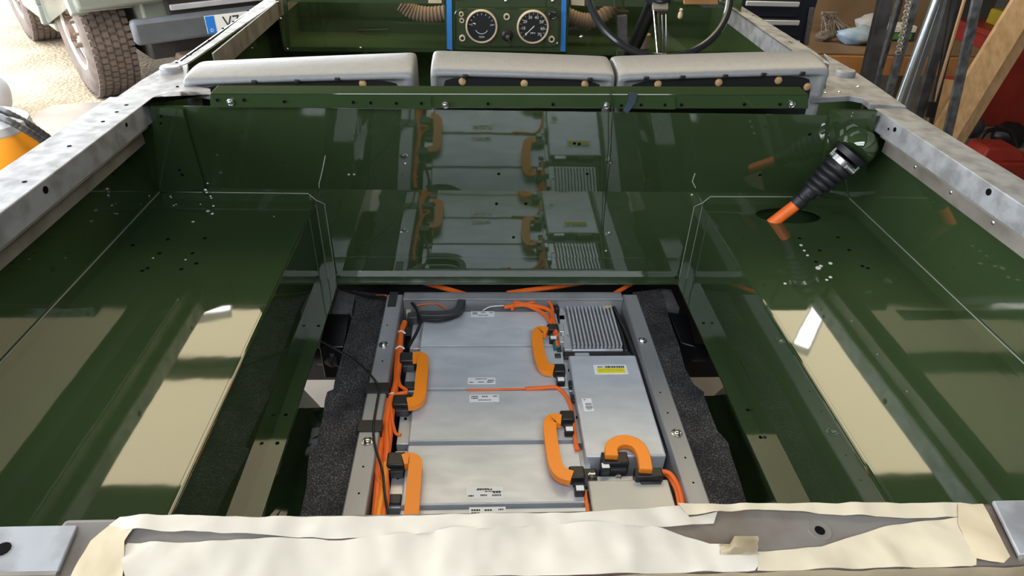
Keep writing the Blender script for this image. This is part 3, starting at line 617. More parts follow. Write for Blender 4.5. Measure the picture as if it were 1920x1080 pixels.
# ================================================================== SEAT BACKS
def seat(name, label, rear, front, studs, slots, clipx):
    t = thing(name, label, 'seat', (0, .1, .06), 'seat backs behind the bulkhead')
    rl, rr = ay(*rear[0], .035), ay(*rear[1], .035); fl_, fr = ay(*front[0], .155), ay(*front[1], .155)
    zb = .065
    x0, x1 = min(rl.x, fl_.x), max(rr.x, fr.x)
    bm = B(); n_ = 14; prof_l = []; 
    # cross-section (y,z) rounded at the top, lofted between the two ends
    def sec(a, f, und):
        yi = .062 if und else .034
        pts = [V((a.x, yi, zb)), V((a.x, yi, a.z-.004)), V((a.x, .040 if und else .033, a.z-.003)), V((a.x, .031, a.z+.003)), V((a.x, .034, a.z+.012)), V((a.x, .046, a.z+.018))]
        top = V((a.x, .140, f.z+.002)); mid = V((a.x, .092, (a.z+.018+f.z)/2+.004))
        pts += [mid, top, V((a.x, .160, f.z-.004)), V((a.x, .168, f.z-.03)), V((a.x, .168, zb))]
        return pts
    N_ = 11; rings = []
    for i, (tt, sc) in enumerate(((0,.84),(.004,.95),(.014,.99),(.04,1),(.056,1),(.5,1.008),(.944,1),(.96,1),(.986,.99),(.996,.95),(1,.84))):
        A_, B_ = sec(rl, fl_, 4 <= i <= 6), sec(rr, fr, 4 <= i <= 6)
        ring = []
        cA = sum((a.lerp(b, tt) for a, b in zip(A_, B_)), V())/N_
        for a, b in zip(A_, B_):
            p = a.lerp(b, tt); q = cA+(p-cA)*sc; q.x = p.x; q.z = max(q.z, zb) if p.z > zb+.001 else zb; ring.append(bm.verts.new(q))
        rings.append(ring)
    for i in range(len(rings)-1):
        for j in range(N_): bm.faces.new((rings[i][j], rings[i+1][j], rings[i+1][(j+1) % N_], rings[i][(j+1) % N_]))
    bm.faces.new(rings[0]); bm.faces.new(rings[-1][::-1])
    o = finish('cushion', bm, VINYL, t, ang=60)
    md = o.modifiers.new('subsurf', 'SUBSURF'); md.levels = 2; md.render_levels = 2
    zt0, zt1 = rl.z-.006, rr.z-.006
    bm = B(); ins = .022; prism(bm, [V((rl.x+ins,.045,zb)), V((rr.x-ins,.045,zb)), V((rr.x-ins,.045,zt1+.004)), V((rl.x+ins,.045,zt0+.004))], (0,.02,0)); finish('back_board', bm, BLACK, t, smooth=False)
    for q in studs:
        p = ay(*q, .043); bm = B(); lathe(bm, p+V((0,.003,0)), (0,-1,0), [(0,.0085),(.003,.008),(.0045,.005),(.005,.001)], n=14); finish('stud', bm, WOODSTUD, t)
    for q in slots:
        p = ay(*q, .030); bm = B(); box(bm, p-V((.006,.001,.004)), p+V((.006,.012,.005))); finish('clip', bm, BLACK, t, bev=.002)
    return t
seat('seat_back', 'grey vinyl passenger seat back with left end sunk against the galvanised corner', ((342,160),(776,148)), ((352,112),(768,95)), ((680,157),), ((476,155),(556,154),(632,150)), 0)
seat('seat_back', 'grey vinyl middle seat back standing below the instrument panel', ((806,142),(1154,152)), ((812,92),(1150,103)), ((867,153),(983,157),(1097,158)), ((872,144),(1106,150)), 0)
seat('seat_back', 'grey vinyl driver seat back below the steering wheel', ((1157,152),(1556,140)), ((1155,103),(1548,93)), ((1234,158),(1348,155),(1460,151),(1514,163)), ((1212,148),(1280,146),(1360,144),(1432,141),(1505,139)), 0)

# ================================================================== BATTERY PACK
RZ = -.018; MZ = -.045
fr = thing('battery_cradle', 'brushed steel cradle around the grey battery modules, with strapped rails', 'cradle', (0, -.4, RZ-.1))
def rail(x0, x1, y0, y1, z1, hgt):
    bm = B(); box(bm, (x0, y0, z1-hgt), (x1, y1, z1)); return bm
rlx = (-.311, -.271); rrx = (.283, .321)
finish('side_rail', rail(rlx[0], rlx[1], -1.0, -.045, RZ, .12), RAIL, fr, bev=.003)
finish('side_rail', rail(rrx[0], rrx[1], -1.0, -.045, RZ, .12), RAIL, fr, bev=.003)
y_beam = az(950, 556, RZ).y
finish('front_beam', rail(rlx[1], rrx[0], y_beam-.010, y_beam+.022, RZ, .12), RAIL, fr, bev=.004, seg=3)
bm = B(); tube(bm, [(rlx[1]+.002, y_beam-.0085, RZ-.002), (rrx[0]-.002, y_beam-.0085, RZ-.002)], .0035, n=8, k=0); finish('beam_lip', bm, RAIL, fr)
bm = B(); box(bm, (rlx[1], -1.0, RZ-.13), (rrx[0], -.05, RZ-.12)); finish('tray_floor', bm, CHASSIS, fr, smooth=False)
holes(fr, [az(*q, RZ) for q in ((719,647),(689,828),(1204,639),(1269,813))], (0,0,1), .95, name='rail_bolt', me=BOLT_ME)
holes(fr, [az(*q, RZ) for q in ((726,610),(717,677),(681,875),(673,925),(1238,736),(1252,774),(1285,858),(1300,905))], (0,0,1), .5)
bm = B()
for pix in (((731,548),(747,548),(742,575),(726,575)),): prism(bm, [az(*q, RZ+.0005) for q in pix], (0,0,.0016))
finish('black_tape', bm, BLACK, fr, smooth=False)
for y0, y1 in ((719,738),(789,810)):
    a = az(690, y0, RZ); b = az(690, y1, RZ); bm = B(); box(bm, (rlx[0]-.003, b.y, RZ-.05), (rlx[1]+.003, a.y, RZ+.0030)); finish('strap', bm, BLACK, fr, bev=.001)
bm = B(); a = az(1195, 690, RZ); tube(bm, [az(1150,575,MZ), az(1172,620,MZ), az(1200,690,MZ), az(1228,770,MZ), az(1256,850,MZ)], .005, n=8); finish('edge_trim', bm, BLACK, fr)

# modules
XM0 = -.243; XM1 = .112
rows = [583, 648.5, 729, 827, 946.5]
ys = [az(905, r, MZ).y for r in rows]+[az(905, 946.5, MZ).y-.145]
modlab = ['grey battery module behind the front beam, with black cable guard on it',
          'second grey battery module from the bulkhead, orange links at both ends',
          'third grey battery module from the bulkhead, joined to the second by orange link',
          'fourth grey battery module from the bulkhead, label by its tailgate edge',
          'grey battery module running under the taped tailgate']
def sticker(parent, c, w_, d_, ang, rowsn, seed, inverted=False, z=.0006, col=WHITE):
    rnd = random.Random(seed); ca, sa = math.cos(ang), math.sin(ang)
    T = lambda u, v, zz=0: c+V((u*ca-v*sa, u*sa+v*ca, zz))
    bm = B(); prism(bm, [T(-w_/2,-d_/2), T(w_/2,-d_/2), T(w_/2,d_/2), T(-w_/2,d_/2)], (0,0,z)); o = finish('label', bm, col, parent, smooth=False)
    bm = B()
    for (u0, u1, v, hh) in rowsn:
        u = u0
        while u < u1:
            l = rnd.uniform(.02, .07); l = min(l, u1-u)
            if l > .012:
                q = [T((u-.5)*w_, (v-.5)*d_, z+.0002), T((u+l-.5)*w_, (v-.5)*d_, z+.0002), T((u+l-.5)*w_, (v+hh-.5)*d_, z+.0002), T((u-.5)*w_, (v+hh-.5)*d_, z+.0002)]
                bm.faces.new([bm.verts.new(p) for p in q])
            u += l+.012
    finish('print', bm, INK, o, smooth=False); return o
mods = []
for i in range(5):
    y1, y0 = ys[i], ys[i+1]; g = .0015; y1 -= (.0, .0015, .0025, .0060, .0060)[i]
    t = thing('battery_module', modlab[i], 'battery', (0, (y0+y1)/2, MZ-.1), 'battery modules in the frame'); mods.append(t)
    bm = B(); box(bm, (XM0+.025, y0+g, MZ-.09), (XM1, y1-g, MZ)); finish('lid', bm, ALU, t, bev=.003, seg=3)
    bm = B(); tube(bm, [(XM0+.027, y0+g+.0016, MZ-.0012), (XM1-.002, y0+g+.0016, MZ-.0012)], .0022, n=8, k=0); finish('folded_edge', bm, ALU, t)
    bm = B(); box(bm, (XM0, y0+g+.004, MZ-.09), (XM0+.0248, y1-g-.004, MZ-.012)); finish('end_bracket', bm, ALU2, t, bev=.0015); bm = B(); box(bm, (XM1+.0002, y0+g+.004, MZ-.09), (XM1+.020, y1-g-.004, MZ-.014)); finish('end_bracket', bm, ALU2, t, bev=.0015)
    for xx in (XM0+.012, XM1+.010):
        bm = B(); cyl(bm, (xx, (y0+y1)/2, MZ-.02), (xx, (y0+y1)/2, MZ-.010), .003, n=10); finish('bracket_hole_disc', bm, HOLE_SHADE, t)
    for xx, w_ in ((XM0+.002, .022), (XM1+.003, .018)):
        bm = B(); yy = (y0+.020) if i % 2 else (y1-.022); box(bm, (xx, yy-.010, MZ-.02), (xx+w_, yy+.010, MZ-.004)); finish('sense_socket', bm, GREYP, t, bev=.002)
T5 = [(.06,.30,.66,.16),(.06,.28,.40,.16),(.42,.62,.66,.14),(.80,.95,.70,.14),(.30,.72,.18,.12)]
def T180(r): return [(1-b, 1-a, 1-v-hh, hh) for a, b, v, hh in r]
sticker(mods[0], az(905,589,MZ), .058, .022, 0, T5, 1); sticker(mods[1], az(903,714,MZ), .060, .020, 0, T180(T5), 2)
sticker(mods[2], az(908,747,MZ), .062, .021, 0, T5, 3); sticker(mods[3], az(909,924,MZ), .066, .025, 0, T180(T5)+[(.5,.95,.55,.08),(.3,.6,.8,.07)], 4)
sticker(mods[4], az(914,962,MZ), .064, .024, 0, T5, 5)

# link bars
def link_bar(label, path, ends, m=ORANGE, z=MZ+.018, wd=.0250, cap=None, th=.014, zc=None):
    pts = [az(*q, z) for q in path]; c = sum(pts, V())/len(pts)
    t = thing('power_link', label, 'power link', (c.x, c.y, MZ), 'power links between the modules')
    bm = B(); ribbon(bm, pts, wd, th, k=7); finish('handle', bm, m, t, bev=.002)
    for (px, py, w_, d_, lab) in ends:
        e = az(px, py, MZ+.006); bm = B(); box(bm, (e.x-w_/2, e.y-d_/2, MZ-.014), (e.x+w_/2, e.y+d_/2, MZ+.019)); k = finish('connector', bm, BLACK, t, bev=.003)
        bm = B(); s = 1 if lab and lab[0] < px else -1
        box(bm, (e.x-w_*.32, e.y-d_*.72, MZ-.010), (e.x+w_*.42, e.y-d_*.42, MZ+.008)); finish('latch', bm, GREYP, k, bev=.002)
        if lab:
            q = az(lab[0], lab[1], MZ+.02); bm = B(); box(bm, (q.x-.009, q.y-.0075, MZ-.014), (q.x+.009, q.y+.0075, MZ+.0155)); finish('tag_block', bm, BLACK, k, bev=.002); bm = B(); box(bm, (q.x-.007, q.y-.0055, MZ+.0150), (q.x+.007, q.y+.0055, MZ+.0162)); finish('white_tag', bm, WHITE, k)
    return t
link_bar('orange power link by the left rail joining second and third modules', ((774,671),(787,671),(793,680),(790,715),(787,744),(779,755),(764,758)), ((766,676,.036,.030,(757,662)), (754,757,.036,.030,(748,748))))
link_bar('orange power link by the left rail running under the taped tailgate', ((756,866),(770,863),(779,872),(777,900),(774,940),(770,990),(766,1030)), ((744,868,.034,.032,(735,851)),))
link_bar('orange power link beside the ribbed heat sink', ((1026,624),(1012,622),(1007,634),(1010,660),(1016,682),(1024,692),(1038,695)), ((1036,620,.026,.024,(1038,630)), (1048,697,.026,.026,(1052,708))))
link_bar('orange power link beside the grey box with yellow warning label', ((1052,790),(1036,789),(1031,802),(1034,835),(1041,872),(1052,890),(1072,897)), ((1063,786,.028,.026,(1068,801)), (1081,893,.028,.028,(1088,912))))
link_bar('black cable guard on the module behind the front beam', ((788,592),(830,592),(852,588),(862,580),(866,566)), (), m=GREYP, wd=.019, th=.018)
# U-shaped link between the two boxes
link_bar('short arched orange power link bridging the two right-hand boxes', ((1147,858),(1146,842),(1158,831),(1178,829),(1196,838),(1206,856),(1211,884)), ((1152,866,.050,.028,(1136,870)), (1215,894,.052,.022,(1232,888))), z=MZ+.024, wd=.0245)

# small sensor wiring on module ends
hw = thing('cable_loom', 'bundle of orange cables running along the left rail', 'cable', (-.26, -.4, MZ), 'orange cable runs')
def cab(par, name, pts, r, m, z=MZ+.006, k=6, n=9):
    bm = B(); tube(bm, [az(q[0], q[1], q[2] if len(q) > 2 else z) for q in pts], r, n=n, k=k); return finish(name, bm, m, par)
cab(hw, 'cable', ((759,604),(752,625),(750,660),(746,700),(738,735),(724,765),(716,800),(712,850),(708,910),(702,985)), .0068, ORANGE_CABLE)
cab(hw, 'cable', ((755,612),(748,640),(744,690),(742,725),(735,770),(730,820),(724,870),(718,920),(712,985)), .0066, ORANGE_CABLE, z=MZ+.002)
cab(hw, 'cable', ((763,735),(750,738),(732,744),(722,758),(714,790),(708,830),(706,880),(712,905),(722,890),(726,860)), .0042, ORANGE_CABLE, z=MZ+.010)
cab(hw, 'cable', ((746,700),(750,722),(762,732),(757,740),(740,742)), .0038, ORANGE_CABLE, z=MZ+.010)
cab(hw, 'cable', ((733,760),(736,790),(742,812),(752,816)), .0032, ORANGE_CABLE, z=MZ+.010)
cab(hw, 'cable', ((738,735),(728,770),(724,800),(726,840),(722,880),(724,930),(716,985)), .0068, ORANGE_CABLE, z=MZ+.006)
cab(hw, 'cable', ((722,870),(720,910),(712,950),(706,990)), .0075, ORANGE, z=MZ+.008)
for q, r_ in (((752,625),.0085),((750,654),.0085),((736,742),.0095),((723,880),.0095)):
    p = az(*q, MZ+.006); bm = B(); tube(bm, [p+V((-.010,0,0)), p+V((0,.001,.006)), p+V((.010,0,0))], .0022, n=6); finish('cable_tie', bm, WHITE, hw)
h2 = thing('cable_loom', 'orange cables curling over the front beam beside the heat sink', 'cable', (.06, -.1, MZ), 'orange cable runs')
cab(h2, 'cable', ((940,566),(965,568),(990,574),(1015,585),(1030,600),(1040,625),(1046,650)), .0048, ORANGE_CABLE, z=MZ+.010)
cab(h2, 'cable', ((945,576),(975,572),(1005,574),(1030,582),(1038,600),(1044,630)), .0050, ORANGE_CABLE, z=MZ+.014)
cab(h2, 'cable', ((948,562),(985,570),(1010,563),(1028,566),(1036,580),(1035,600)), .0042, ORANGE_CABLE, z=MZ+.016)
cab(h2, 'cable', ((960,580),(968,570),(985,562),(1000,560)), .0035, ORANGE_CABLE, z=MZ+.014)
h3 = thing('cable_loom', 'orange cable arching round the end of the third module', 'cable', (.12, -.4, MZ), 'orange cable runs')
cab(h3, 'cable', ((985,729),(1020,727),(1042,726),(1058,738),(1070,760),(1074,785),(1077,815),(1082,845)), .0042, ORANGE_CABLE, z=MZ+.004)
cab(h3, 'cable', ((1086,845),(1080,830),(1078,810)), .0035, ORANGE_CABLE, z=MZ)
cab(h3, 'cable', ((1096,920),(1100,945),(1106,980)), .0038, ORANGE_CABLE, z=MZ)
cab(h3, 'cable', ((875,731),(940,730),(1000,729)), .0022, ORANGE_CABLE, z=MZ+.001)
h4 = thing('cable_loom', 'orange cable curving past the pale cover beside the right rail', 'cable', (.28, -.6, MZ), 'orange cable runs')
cab(h4, 'cable', ((1240,884),(1255,888),(1268,905),(1276,925),(1282,960)), .0050, ORANGE_CABLE, z=MZ+.010)
cab(h4, 'cable', ((1240,886),(1252,892),(1264,910),(1271,930),(1276,965)), .0040, ORANGE_CABLE, z=MZ+.004)
h5 = thing('cable_loom', 'orange cables passing through the dark gap under the bulkhead', 'cable', (.1, .02, -.03), 'orange cable runs')
for pts, r_ in ((((795,530),(825,538),(860,548),(900,560)), .0065), (((1100,528),(1050,536),(1000,543),(950,550)), .007), (((1195,526),(1180,534),(1165,543),(1150,552)), .006)):
    bm = B(); tube(bm, [az(q[0], q[1], -.030) for q in pts], r_, n=8); finish('cable', bm, ORANGE_CABLE, h5)
bc = thing('thin_black_cable', 'thin black cable strapped along the left rail of the battery frame', 'cable', (-.3, -.4, RZ))
cab(bc, 'cable', ((604,640,-.05),(640,660,-.048),(672,682,-.03),(696,705,RZ+.006),(708,722,RZ+.005),(710,736,RZ+.005),(706,760,RZ+.004),(700,800,RZ+.004),(703,835,RZ+.004),(712,865,RZ+.004),(718,890,MZ+.02),(722,930,MZ+.018),(730,975,MZ+.012)), .0024, BLACKR)
b2 = thing('thin_black_cable', 'pair of black leads with a red end at the front corner of the frame', 'cable', (-.32, -.03, RZ))
cab(b2, 'lead', ((630,540,-.05),(660,548,-.05),(690,555,-.035),(722,556,RZ+.006)), .0028, BLACKR); cab(b2, 'lead', ((640,543,-.05),(668,551,-.05),(700,558,-.035),(724,558,RZ+.004)), .0024, BLACKR); cab(b2, 'red_end', ((706,555,-.028),(723,555,RZ+.006)), .0034, ORANGE_CABLE, k=0)
b3 = thing('thin_black_cable', 'black looped leads over the front corner of the first module', 'cable', (-.25, -.15, MZ))
cab(b3, 'lead', ((764,560),(776,572),(786,590),(788,605),(782,622),(772,640),(766,650)), .0038, BLACKR, z=MZ+.014); cab(b3, 'lead', ((788,600),(815,603),(840,600),(858,592),(868,578)), .0028, BLACKR, z=MZ+.014)
cab(b3, 'copper_lead', ((782,573),(800,570),(820,570),(838,579)), .0016, ORANGE_CABLE, z=MZ+.012); cab(b3, 'white_lead', ((905,582),(920,575),(945,573)), .0014, WHITE, z=MZ+.010)
bm = B(); p = az(775,596,MZ); box(bm, p-V((.014,.012,.02)), p+V((.012,.014,.010))); finish('plug', bm, GREYP, b3, bev=.003)
bm = B(); p = az(767,590,MZ); box(bm, p-V((.006,.004,.01)), p+V((.005,.004,.013))); finish('tag', bm, TAPEY, b3, smooth=False)
# terminal clutter beside the heat sink
tb = thing('terminal_bracket', 'black and teal terminal clips between heat sink and modules', 'terminal', (.12, -.2, MZ))
for q, sx, sy, m, zz in (((1048,655),.010,.022,BLACK,.006), ((1040,575),.016,.012,BLACK,.010), ((1044,585),.012,.014,BLACK,.014), ((1052,618),.014,.030,ALU2,.006), ((1052,640),.012,.025,ALU2,.008), ((1046,668),.014,.014,GREYP,.004)):
    p = az(*q, MZ); bm = B(); box(bm, p-V((sx/2,sy/2,.03)), p+V((sx/2,sy/2,zz))); finish('clip', bm, m, tb, bev=.002)
TEAL = mat('teal_plastic', (.01, .11, .12), .4)
bm = B(); p = az(1042,652,MZ); box(bm, p-V((.006,.012,.02)), p+V((.006,.012,.012))); finish('teal_plug', bm, TEAL, tb, bev=.002)

# heat sink
hx0, hx1 = az(1050,620,MZ).x+.004, az(1160,620,MZ).x; hy1, hy0 = az(1100,563,MZ).y, az(1110,653,MZ).y
hs = thing('finned_heat_sink', 'ribbed silver heat sink in the front corner of the battery frame', 'heat sink', ((hx0+hx1)/2, (hy0+hy1)/2, MZ-.1))
bm = B(); box(bm, (hx0, hy0, MZ-.09), (hx1, hy1, MZ-.014)); finish('base', bm, ALU2, hs, bev=.002)
bm = B(); box(bm, (hx0, hy0, MZ-.013), (hx0+.018, hy1, MZ-.004)); box(bm, (hx0+.018, hy0, MZ-.013), (hx1, hy0+.006, MZ-.006)); finish('rim', bm, ALU2, hs, bev=.0015)
nf = 13; finme = None
for i in range(nf):
    x = hx0+.024+(hx1-hx0-.028)*i/(nf-1)
    if finme is None:
        finme = proto(lambda b_: box(b_, (-.0021, hy0+.008, MZ-.016), (.0021, hy1-.004, MZ+.004)), ALU2, 'fin')
    mesh_shared('fin', finme, hs, Matrix.Translation((x, 0, 0)))
bm = B(); prism(bm, [az(*q, MZ+.005) for q in ((1128,560),(1144,560),(1147,576),(1135,579))], (0,0,.001)); finish('label', bm, TAPEY, hs, smooth=False)
holes(hs, [az(*q, MZ-.003) for q in ((1057,574),(1058,580),(1064,630))], (0,0,1), .6, name='screw', me=RIVET_ME)
bm = B(); box(bm, (hx1+.002, hy0-.004, MZ-.09), (hx1+.012, hy1, MZ-.004)); box(bm, (hx0-.004, hy0-.024, MZ-.09), (rrx[0]-.004, hy0-.003, MZ-.006)); finish('black_surround', bm, BLACK, hs, bev=.003)
# control box with the warning label
bx = (az(1070,740,MZ).x+.008, az(1215,740,MZ).x-.004); by1 = az(1120,672,MZ).y; by0 = az(1170,862,MZ).y
cb = thing('control_box', 'long grey aluminium box with yellow and white warning label', 'box', (sum(bx)/2, (by0+by1)/2, MZ-.1))
BZ = MZ+.010
bm = B(); box(bm, (bx[0], by0, MZ-.09), (bx[1], by1, BZ)); finish('cover', bm, ALU, cb, bev=.004, seg=3)
for u0, u1 in ((.10,.32),(.55,.85)):
    bm = B(); box(bm, (bx[0]+(bx[1]-bx[0])*u0, by1-.003, MZ-.03), (bx[0]+(bx[1]-bx[0])*u1, by1+.012, BZ-.002)); finish('mount_lug', bm, ALU2 if u0 < .3 else BLACK, cb, bev=.002)
c = az(1145,693,BZ); wl = sticker(cb, c, .074, .031, 0, [(.12,.28,.70,.12),(.34,.92,.66,.20)], 9)
bm = B(); prism(bm, [c+V((x,y,.0006)) for x, y in ((-.031,-.012),(.031,-.012),(.031,.004),(-.031,.004))], (0,0,.0003)); finish('yellow_panel', bm, YELLOW, wl, smooth=False)
bm = B()
for k in range(3):
    rnd = random.Random(k); u = -.028
    while u < .027: l = rnd.uniform(.002,.005); q = c+V((u,-.0005-k*.0032,.0012)); bm.faces.new([bm.verts.new(q+V(d)) for d in ((0,0,0),(l,0,0),(l,.0010,0),(0,.0010,0))]); u += l+.0015
finish('small_print', bm, mat('olive_print', (.35,.30,.03), .6), wl, smooth=False)
sticker(cb, az(1102,759,BZ), .020, .036, math.radians(2), [(.15,.4,.86,.07),(.25,.9,.55,.06),(.25,.9,.45,.06),(.2,.95,.30,.07),(.2,.95,.20,.07),(.3,.8,.10,.05)], 12)
# pale cover box at the rear
px0, px1 = bx[0]-.004, az(1253,905,MZ).x; py1 = az(1180,892,MZ).y
pc = thing('pale_cover_box', 'pale metal cover plate beside the orange cable, half under the tailgate tape', 'box', ((px0+px1)/2, py1-.1, MZ-.1))
bm = B(); box(bm, (px0, py1-.26, MZ-.09), (px1, py1-.012, MZ+.004)); finish('cover', bm, CREAMBOX, pc, bev=.003)
bm = B(); box(bm, (px0+.02, py1-.011, MZ-.09), (px1-.05, py1+.003, MZ-.004)); finish('rim', bm, ALU2, pc, bev=.001)
bm = B(); p = az(1160,892,MZ); lathe(bm, p-V((0,0,.004)), (0,0,1), [(0,.006),(.003,.006),(.004,.004),(.003,.002)], n=12); finish('screw', bm, STEEL, pc)
bm = B(); p = az(1108,892,MZ); box(bm, p-V((.016,.020,.05)), p+V((.014,.022,-.004))); finish('black_bracket', bm, GREYP, pc, bev=.004)
bm = B(); p = az(1110,890,MZ); lathe(bm, p-V((0,0,.006)), (0,0,1), [(0,.008),(.008,.008),(.009,.006),(.008,.003)], n=14); finish('bracket_screw', bm, STEEL, pc)

# ================================================================== CHARGING CABLE (right wheel box)
cc = thing('charging_cable', 'orange conduit with ribbed black boot rising from the wheel box hole', 'cable', (.63, -.07, h))
YC = -.085
A0 = ay(1440, 424, YC); A1 = ay(1500, 378, YC); A2 = ay(1522, 358, YC); A3 = ay(1585, 298, YC); A4 = ay(1612, 272, YC)
dirn = (A3-A1).normalized(); Lb = (A3-A2).length
bm = B(); tube(bm, [A0-dirn*.06, A0, A1, A2],   .0135, n=16, k=0); finish('orange_conduit', bm, ORANGE_CABLE, cc)
bm = B(); lathe(bm, ay(1492,384,YC), dirn, [(0,.0165),(.003,.0175),(.018,.0175),(.020,.0150),(.026,.0150),(.028,.016),(.045,.017)], n=24); finish('collar', bm, BLACKR, cc)
prof = [(-.012,.018)]; nr = 5
for i in range(nr):
    t0 = i/nr*Lb*.80; r0 = .021+.011*i/nr; prof += [(t0, r0-.004), (t0+Lb*.05, r0+.004), (t0+Lb*.11, r0+.004)]
prof += [(Lb*.82, .029), (Lb*.98, .031), (Lb, .029)]
bm = B(); lathe(bm, A2, dirn, prof, n=28); finish('ribbed_boot', bm, BLACKR, cc, ang=70)
bm = B(); lathe(bm, A2+dirn*Lb*.84, dirn, [(0,.0300),(0,.0322),(.012,.0327),(.012,.0305)], n=28, close=False); k = finish('hose_clamp', bm, STEEL, cc)
bm = B(); s_ = dirn.cross(V((0,1,0))).normalized(); p = A2+dirn*Lb*.88+s_*-.002+V((0,-.033,0)); cyl(bm, p-s_*.012, p+s_*.012, .005, n=8); finish('clamp_screw', bm, STEEL, k)
fp = thing('filler_neck', 'dark green filler cup with black bolted flange in the tub corner', 'filler neck', tuple(A4))
bm = B(); lathe(bm, A3+dirn*.004, dirn, [(0,.030),(.001,.040),(.014,.041),(.016,.030)], n=28); finish('flange', bm, BLACK, fp)
bm = B(); lathe(bm, A3+dirn*.014, dirn+V((0,.5,-.3)), [(0,.038),(.01,.044),(.030,.044),(.045,.036),(.05,.01)], n=28); finish('cup', bm, GREEN, fp)
for a in (30, 150, 270):
    u = dirn.cross(V((0,0,1))).normalized(); v_ = dirn.cross(u); p = A3+(u*math.cos(math.radians(a))+v_*math.sin(math.radians(a)))*.036
    bm = B(); cyl(bm, p-dirn*.012, p+dirn*.01, .003, n=8); finish('stud', bm, STEEL, fp)

# loose bits on the bulkhead
bm = B(); tube(bm, [ay(1149,166,FY-.01), ay(1147,176,FY-.008), ay(1148,200,FY-.006), ay(1147,235,FY-.010), ay(1144,300,-.055), ay(1138,350,-.03), ay(1133,400,-.012), ay(1130,440,-.008)], .0011, n=6)  # lower run shapes the wire's reflection in the panel as solid tube
tag(finish('wire_with_reflection', bm, BLACKR), 'thin wire hanging from the seats, its reflection modelled down the glossy bulkhead', 'wire')
bm = B(); prism(bm, [ay(*q, FY-.006) for q in ((1180,174),(1196,176),(1190,195),(1176,214),(1168,208),(1178,190))], (0,.0015,0))
tag(finish('grey_tape_scrap', bm, DKBLUE, smooth=False), 'dark grey scrap of tape stuck to the bulkhead flange', 'tape')

# ================================================================== MASKING TAPE ON TAILGATE
def tape(label, pix, m, z=TZ+.0006, lift=.0030, seed=0, fold=None):
    rnd = random.Random(seed); pts = []
    n_ = len(pix)
    for i in range(n_):
        a, b = pix[i], pix[(i+1) % n_]; kk = max(1, int(math.hypot(a[0]-b[0], a[1]-b[1])/22))
        for j in range(kk):
            t = j/kk; pts.append(V((a[0]+(b[0]-a[0])*t+(rnd.uniform(-1.2,1.2) if j else 0), a[1]+(b[1]-a[1])*t+(rnd.uniform(-1,1) if j else 0))))
    bm = B(); vs = [bm.verts.new(az(p.x, p.y, z)) for p in pts]; es = [bm.edges.new((vs[i], vs[(i+1) % len(vs)])) for i in range(len(vs))]
    bmesh.ops.triangle_fill(bm, edges=es, use_beauty=True)
    bmesh.ops.subdivide_edges(bm, edges=bm.edges[:], cuts=1, use_grid_fill=True); bmesh.ops.triangulate(bm, faces=bm.faces[:])
    for v in bm.verts:
        v.co.y = max(v.co.y, -1.1012); v.co.z += lift*max(0, noise.noise(v.co*45+V((seed,0,0)))+.25)
    r = bmesh.ops.extrude_face_region(bm, geom=bm.faces[:]); bmesh.ops.translate(bm, verts=[g for g in r['geom'] if isinstance(g, bmesh.types.BMVert)], vec=(0,0,.0005))
    return tag(finish('masking_tape', bm, m, ang=60), label, 'tape', 'masking tape on the tailgate')
tape('long pale masking tape strip along the inner edge of the tailgate', [(205,985),(225,970),(330,966),(420,970),(640,971),(900,965),(1100,962),(1276,950),(1292,972),(1345,960),(1338,982),(1230,990),(1050,985),(900,995),(640,1012),(560,1010),(440,1000),(260,995),(228,998)], TAPEW, seed=1)
tape('broad off-white masking tape along the outer edge of the tailgate', [(240,1019),(330,1019),(420,1015),(500,1010),(640,1014),(850,992),(1075,982),(1180,982),(1240,992),(1330,1022),(1385,1024),(1420,1042),(1420,1085),(1300,1090),(1100,1095),(860,1100),(640,1100),(420,1105),(240,1105),(225,1030)], TAPEW, z=TZ+.0012, seed=2)
tape('cream masking tape folded over the hinge end of the tailgate beside the bare guide', [(205,986),(250,994),(235,1018),(230,1098),(200,1110),(120,1110),(150,1050),(170,1015)], TAPEY, z=TZ+.0018, seed=3)
tape('cream masking tape strip above the bare grey patch of the tailgate', [(1270,946),(1500,945),(1800,944),(1846,952),(1800,970),(1700,972),(1560,965),(1420,957),(1350,960),(1290,966)], TAPE, z=TZ+.0020, seed=4)
tape('wide cream masking tape peeling below the bare grey patch', [(1418,1036),(1540,1026),(1600,1008),(1650,990),(1700,982),(1795,972),(1830,1045),(1830,1075),(1640,1080),(1500,1085),(1420,1085)], TAPE, z=TZ+.0012, seed=5, lift=.003)
tape('cream masking tape wrapped over the latch end of the tailgate', [(1795,948),(1842,946),(1862,985),(1893,1045),(1880,1058),(1828,1046),(1796,985)], TAPEY, z=TZ+.0026, seed=6)
# tape turned down over the outside face
bm = B(); N_ = 60; rows_ = []
for i in range(N_+1):
    t = i/N_; x = -.40+.745*t; wv = .0012*math.sin(t*37)+.0008*math.sin(t*83)
    d = .030+.006*math.sin(t*9)+.004*noise.noise(V((t*14,0,0))) if t < .75 else .018+.004*noise.noise(V((t*14,0,0)))
    rows_.append([bm.verts.new((x, -1.1008-abs(wv), TZ+.0010)), bm.verts.new((x, -1.1026-abs(wv), TZ-.006)), bm.verts.new((x, -1.1014-abs(wv), TZ-d)), ])
for i in range(N_):
    for j in range(2): bm.faces.new((rows_[i][j], rows_[i+1][j], rows_[i+1][j+1], rows_[i][j+1]))
bmesh.ops.solidify(bm, geom=bm.faces[:], thickness=.0006)
tag(finish('masking_tape', bm, TAPEY, ang=60), 'long masking tape strip turned down over the outer face of the tailgate', 'tape', 'masking tape on the tailgate')
